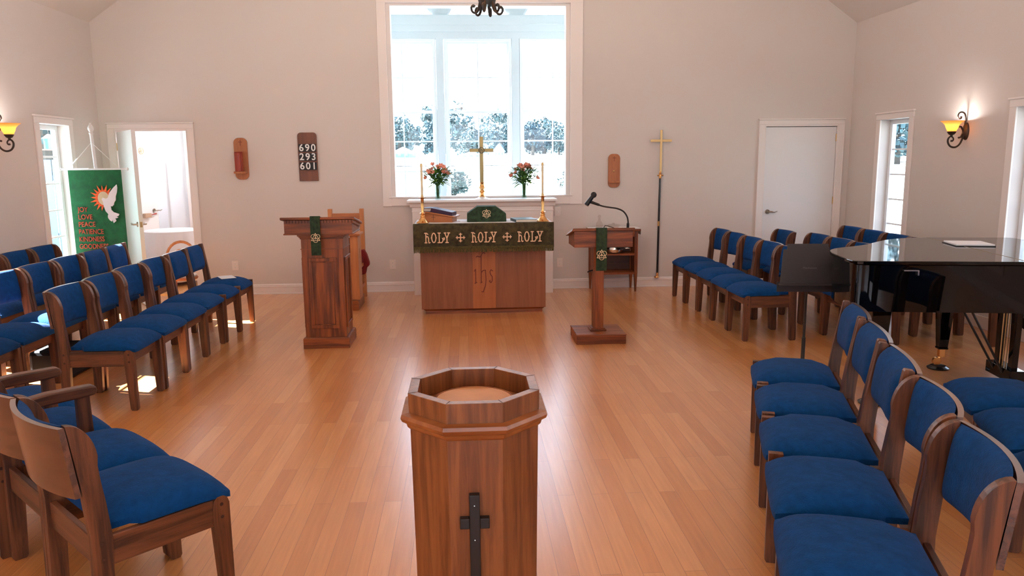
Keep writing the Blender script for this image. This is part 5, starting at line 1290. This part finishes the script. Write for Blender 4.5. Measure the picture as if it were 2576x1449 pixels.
# ------------------------------------------------------------------ vestry furniture
vt = thing('draped_table', 'round table under a long white cloth inside the vestry doorway', 'table', (-3.98, 10.55, 0))
MB().lathe([(.20, 0), (.20, .02), (.03, .04), (.03, .68), (.32, .70), (.32, .712), (0, .712)], 20).build('pedestal', chairZ, vt)
m = MB(); n = 72; vs = [(0, 0, .722)]
for r_i, z in ((.34, .722), (.355, .712), (.36, .60), (.37, .35), (.385, .05)):
    for i in range(n):
        a = 2 * PI * i / n; fold = (1 + (.05 * math.sin(9 * a) + .03 * math.sin(17 * a)) * min(1, (.722 - z) * 3)); vs.append((r_i * fold * math.cos(a), r_i * fold * math.sin(a), z))
f = [(0, 1 + i, 1 + (i + 1) % n) for i in range(n)] + [(1 + j * n + i, 1 + (j + 1) * n + i, 1 + (j + 1) * n + (i + 1) % n, 1 + j * n + (i + 1) % n) for j in range(4) for i in range(n)]
m.add(vs, f); to = m.build('tablecloth', M_linen, smooth=True); to.location = (-3.98, 10.55, 0); to.modifiers.new('thickness', 'SOLIDIFY').thickness = .003
tag(to, 'long white cloth falling in folds over the vestry table', 'tablecloth')
vc = thing('hoop_back_chair', 'bentwood chair with round hoop back and white pad by the open vestry door', 'chair', (-3.17, 8.62, 0), math.radians(20))
vc.scale = (.8, .8, .92)
m = MB(); m.tube([(.19 * math.cos(math.radians(a)), .16, .60 + .20 * math.sin(math.radians(a))) for a in range(-40, 221, 13)], .017, 8); m.tube([(-.145, .16, .47), (-.13, .16, .38)], .017, 8); m.tube([(.145, .16, .47), (.13, .16, .38)], .017, 8); m.build('hoop_back', lgtZ, vc, smooth=True)
m = MB(); m.tube([(.11 * math.cos(math.radians(a)), .155, .585 + .12 * math.sin(math.radians(a))) for a in range(-40, 221, 13)], .010, 8); m.build('inner_hoop', lgtZ, vc, smooth=True)
MB().lathe([(.19, .36), (.20, .375), (.19, .39), (0, .39)], 24).build('seat', lgtX, vc, smooth=True)
MB().lathe([(.17, .391), (.18, .41), (.15, .425), (0, .428)], 24).build('seat_pad', M_linen, vc, smooth=True)
for a in (45, 135, 225, 315): MB().tube([(.13 * math.cos(math.radians(a)), .13 * math.sin(math.radians(a)), .365), (.18 * math.cos(math.radians(a)), .18 * math.sin(math.radians(a)), 0)], [.016, .012], 8).build('leg', lgtZ, vc, smooth=True)
wb = thing('intercom', 'small brown box with lever on the vestry wall', 'door latch', (-4.61, 11.31, .87), math.radians(69))
MB().box(-.06, .06, -.05, 0, -.03, .03).build('box', plain('tan box', (.50, .33, .22), .5), wb, bevel=.004); MB().tube([(.06, -.03, 0), (.12, -.03, .01), (.17, -.03, .015)], [.006, .008, .012], 8).build('lever', plain('red handle', (.4, .05, .04), .4), wb)
md = thing('wall_medallion', 'small round medallion on the white vestry door leaf', 'ornament', (-4.61, 11.31, 1.785), math.radians(69))
m = MB(); m.stroke(arc(0, 0, .045, 0, 360, 20), .006, .004, lambda x, z: (x, -.01, z)); m.stroke([(-.028, .0), (.028, .0)], .006, .004, lambda x, z: (x, -.01, z)); m.stroke([(0, -.03), (0, .03)], .008, .004, lambda x, z: (x, -.01, z)); m.build('ring', M_brass2, md)

# ------------------------------------------------------------------ grand piano
pn = thing('grand_piano', 'black lacquered grand piano with closed lid at the right', 'piano', (2.29, 4.37, 0), math.radians(-10))
ol = [(.02, .0), (1.60, .0), (1.60, 1.43), (1.00, 1.43), (.85, 1.40), (.72, 1.33), (.60, 1.22), (.48, 1.06), (.38, .92), (.28, .82), (.17, .74), (.08, .66), (.02, .54), (.0, .40), (.0, .15), (.005, .05)]
def inset(pts, d):
    n = len(pts); out = []
    for i in range(n):
        p, q, r_2 = Vector(pts[i - 1]), Vector(pts[i]), Vector(pts[(i + 1) % n])
        a = (q - p).normalized(); b_ = (r_2 - q).normalized(); na = Vector((-a.y, a.x)); nb = Vector((-b_.y, b_.x)); k = (na + nb); k = k / max(.3, k.dot(na)) if k.length > 0 else na
        out.append(tuple(q + k * d))
    return out
def smooth_ol(pts, it=2):
    for _ in range(it):
        out = []
        n = len(pts)
        for i in range(n):
            p, q = Vector(pts[i]), Vector(pts[(i + 1) % n])
            if (q - p).length > .45: out += [tuple(p), tuple(q)] if False else [tuple(p * .96 + q * .04), tuple(p * .04 + q * .96)]
            else: out += [tuple(p * .75 + q * .25), tuple(p * .25 + q * .75)]
        pts = out
    return pts
ols = smooth_ol(ol); case = inset(ols, .022)
MB().prism(case, .680, .962, 'XY').build('case', M_black, pn, smooth=True)
fx = .985
lidm = [p for p in ols if p[0] <= fx]; 
# split outline at the fold
i0 = None
def clip(pts, keep):
    out = []
    n = len(pts)
    for i in range(n):
        p, q = pts[i], pts[(i + 1) % n]
        if keep(p[0]): out.append(p)
        if keep(p[0]) != keep(q[0]):
            t_ = (fx - p[0]) / (q[0] - p[0]); out.append((fx, p[1] + t_ * (q[1] - p[1])))
    return out
MB().prism([(x - (.0015 if x > fx - 1e-4 else 0), y) for x, y in clip(ols, lambda x: x <= fx)], .968, .990, 'XY').build('lid', M_black, pn, bevel=.004)
MB().prism([(x + (.0015 if x < fx + 1e-4 else 0), y) for x, y in clip(ols, lambda x: x > fx)], .968, .990, 'XY').build('lid_flap', M_black, pn, bevel=.004)
MB().tube([(fx, .01, .989), (fx, 1.42, .989)], .003, 6).build('lid_hinge', plain('worn hinge brass', (.30, .24, .16), .4, 1.0), pn)
m = MB(); m.box(1.58, 1.72, .03, 1.40, .60, .72).box(1.56, 1.72, .02, .09, .60, .90).box(1.56, 1.72, 1.34, 1.41, .60, .90); m.build('key_bed', M_black, pn, bevel=.01)
m = MB(); m.box(1.60, 1.71, .10, 1.33, .72, .735); m.build('keyboard', plain('ivory keys', (.85, .84, .80), .3), pn)
def pleg(x, y, lab=None):
    MB().tbox(x - .032, x + .032, y - .032, y + .032, .17, .68, x - .062, x + .062, y - .062, y + .062).box(x - .035, x + .035, y - .035, y + .035, .155, .17).build('leg', M_black, pn, bevel=.004)
    m = MB(); m.box(x - .02, x + .02, y - .02, y + .02, .095, .155); m.lathe([(.03, -.012), (.03, .012)], 14, (x - .03, y, .058), 'Y'); m.tube([(x, y, .10), (x - .03, y, .06)], .010, 8); m.build('caster', M_brass, pn, smooth=True)
    MB().lathe([(.075, 0), (.078, .010), (.055, .024), (.035, .020), (0, .018)], 24, (x - .015, y, 0)).build('caster_cup', plain('black plastic cup', (.01, .01, .012), .15), pn, smooth=True)
pleg(1.10, 1.28); pleg(1.42, .13); pleg(.30, .36)
ly = MB(); lx, lyy = 1.28, .72
for s in (-.09, .09): ly.tbox(lx - .02, lx + .02, lyy + s - .025, lyy + s + .025, .16, .70, lx - .02, lx + .02, lyy + s - .035, lyy + s + .035)
ly.box(lx - .05, lx + .05, lyy - .16, lyy + .16, .10, .18); ly.lathe([(.12, .595), (.125, .605), (.12, .615)], 20, (lx, lyy, 0)); ly.build('pedal_lyre', M_black, pn, bevel=.003)
m = MB()
for s in (-.04, 0, .04): m.tube([(lx - .02, lyy + s, .18), (lx - .02, lyy + s, .66)], .004, 6); m.box(lx + .05, lx + .16, lyy + s - .012, lyy + s + .012, .10, .115)
m.build('pedal_rod', M_brass2, pn)
m = MB()
for s in (-.06, .06): m.tube([(lx - .03, lyy + s, .12), (lx - .34, lyy + s * 1.3, .67)], .008, 6)
m.build('lyre_brace', M_bmetal, pn)
for x in (.30, 1.02): MB().box(x, x + .085, .006, .0215, .930, .937).box(x + .078, x + .086, .004, .0215, .905, .935).build('lid_latch', M_chrome, pn)
pbm = thing('music_folder', 'black folder with white sheets lying on the piano lid', 'folder', (3.50, 5.10, .9905), math.radians(-14))
MB().box(-.125, .125, -.13, .13, 0, .005).build('cover', M_bmetal, pbm); MB().box(-.118, .122, -.122, .122, .005, .014).build('sheets', M_paper, pbm)
pb = thing('piano_bench', 'black piano bench behind the grand piano at the right edge', 'bench', (4.12, 4.95, 0), math.radians(-12))
MB().box(-.17, .17, -.37, .37, .44, .50).build('seat', plain('black leather', (.006, .006, .007), .35), pb, bevel=.02)
m = MB(); m.prism([(-.34, .45), (-.34, .38), (-.25, .365), (-.12, .345), (.12, .345), (.25, .365), (.34, .38), (.34, .45)], -.14, -.12, 'YZ').prism([(-.34, .45), (-.34, .38), (-.25, .365), (-.12, .345), (.12, .345), (.25, .365), (.34, .38), (.34, .45)], .12, .14, 'YZ'); m.box(-.12, .12, -.34, -.32, .38, .45).box(-.12, .12, .32, .34, .38, .45); m.build('apron', M_black, pb)
for x in (-.13, .13):
    for y in (-.33, .33): MB().tbox(x - .014, x + .014, y - .014, y + .014, .03, .45, x - .026, x + .026, y - .026, y + .026).lathe([(.010, 0), (.012, .03)], 8, (x, y, 0)).build('leg', M_black, pb)
# ------------------------------------------------------------------ music stands
def mstand(x, y, rz, zc, w0, w1, hgt, tilt, lab):
    r = thing('music_stand', lab, 'music stand', (x, y, 0), rz)
    dk = bpy.data.objects.new('desk', None)
    m = MB(); c, s_ = math.cos(tilt), math.sin(tilt)
    def P(u, v, t): return (u, v * s_ + t * c, zc + v * c - t * s_)
    lo, hi = -hgt / 2, hgt / 2
    m.add([P(-w0 / 2, lo, 0), P(w0 / 2, lo, 0), P(w1 / 2, hi, 0), P(-w1 / 2, hi, 0), P(-w0 / 2, lo, .004), P(w0 / 2, lo, .004), P(w1 / 2, hi, .004), P(-w1 / 2, hi, .004)], [(0, 1, 2, 3), (4, 7, 6, 5), (0, 4, 5, 1), (1, 5, 6, 2), (2, 6, 7, 3), (3, 7, 4, 0)])
    m.build('desk', plain('dark grey powder coat', (.022, .018, .022), .55), r)
    m = MB(); m.obox(P(-w0 / 2 - .01, lo, .035), P(w0 / 2 + .01, lo, .035), .004, .07, (0, 0, 1)); m.obox(P(-w0 / 2 - .01, lo + .002, -.03), P(w0 / 2 + .01, lo + .002, -.03), .060, .005, (0, 0, 1)); m.build('lip', plain('dark grey powder coat', (.022, .018, .022), .55), r)
    m = MB(); m.tube([P(0, -.02, .01), (0, .03, zc - .06), (0, .03, .30)], .010, 10); m.tube([(0, .03, .34), (0, .03, .05)], .014, 10); m.build('pole', M_bmetal, r, smooth=True)
    for k in range(3):
        a = 2 * PI * k / 3 - PI / 2 + .9; MB().tube([(0, .03, .08), (.10 * math.cos(a), .03 + .10 * math.sin(a), .07), (.20 * math.cos(a), .03 + .20 * math.sin(a), .012)], .009, 8).build('leg', M_bmetal, r, smooth=True)
    return r
ms = mstand(2.375, 5.12, math.radians(-8), .845, .41, .33, .26, .35, 'dark music stand in front of the right block chairs, beside the piano tail')
o = text_mesh('Manhasset', .022, 'maker_mark', plain('faint grey print', (.10, .09, .10), .5), ms, (.0, -.022, .845), (PI / 2 - .35, 0, 0), .0003, 0, 'CENTER')
m = MB(); tl = .35; c_, s2 = math.cos(tl), math.sin(tl)
def PP(u, v, t): return (u, v * s2 + t * c_, .845 + v * c_ - t * s2)
m.add([PP(-.15, 0, .006), PP(.16, 0, .006), PP(.145, .172, .006), PP(-.135, .172, .006), PP(-.15, 0, .012), PP(.16, 0, .012), PP(.145, .172, .012), PP(-.135, .172, .012)], [(0, 1, 2, 3), (4, 7, 6, 5), (0, 4, 5, 1), (1, 5, 6, 2), (2, 6, 7, 3), (3, 7, 4, 0)])
m.build('desk_extension', plain('dark grey powder coat', (.022, .018, .022), .55), ms)
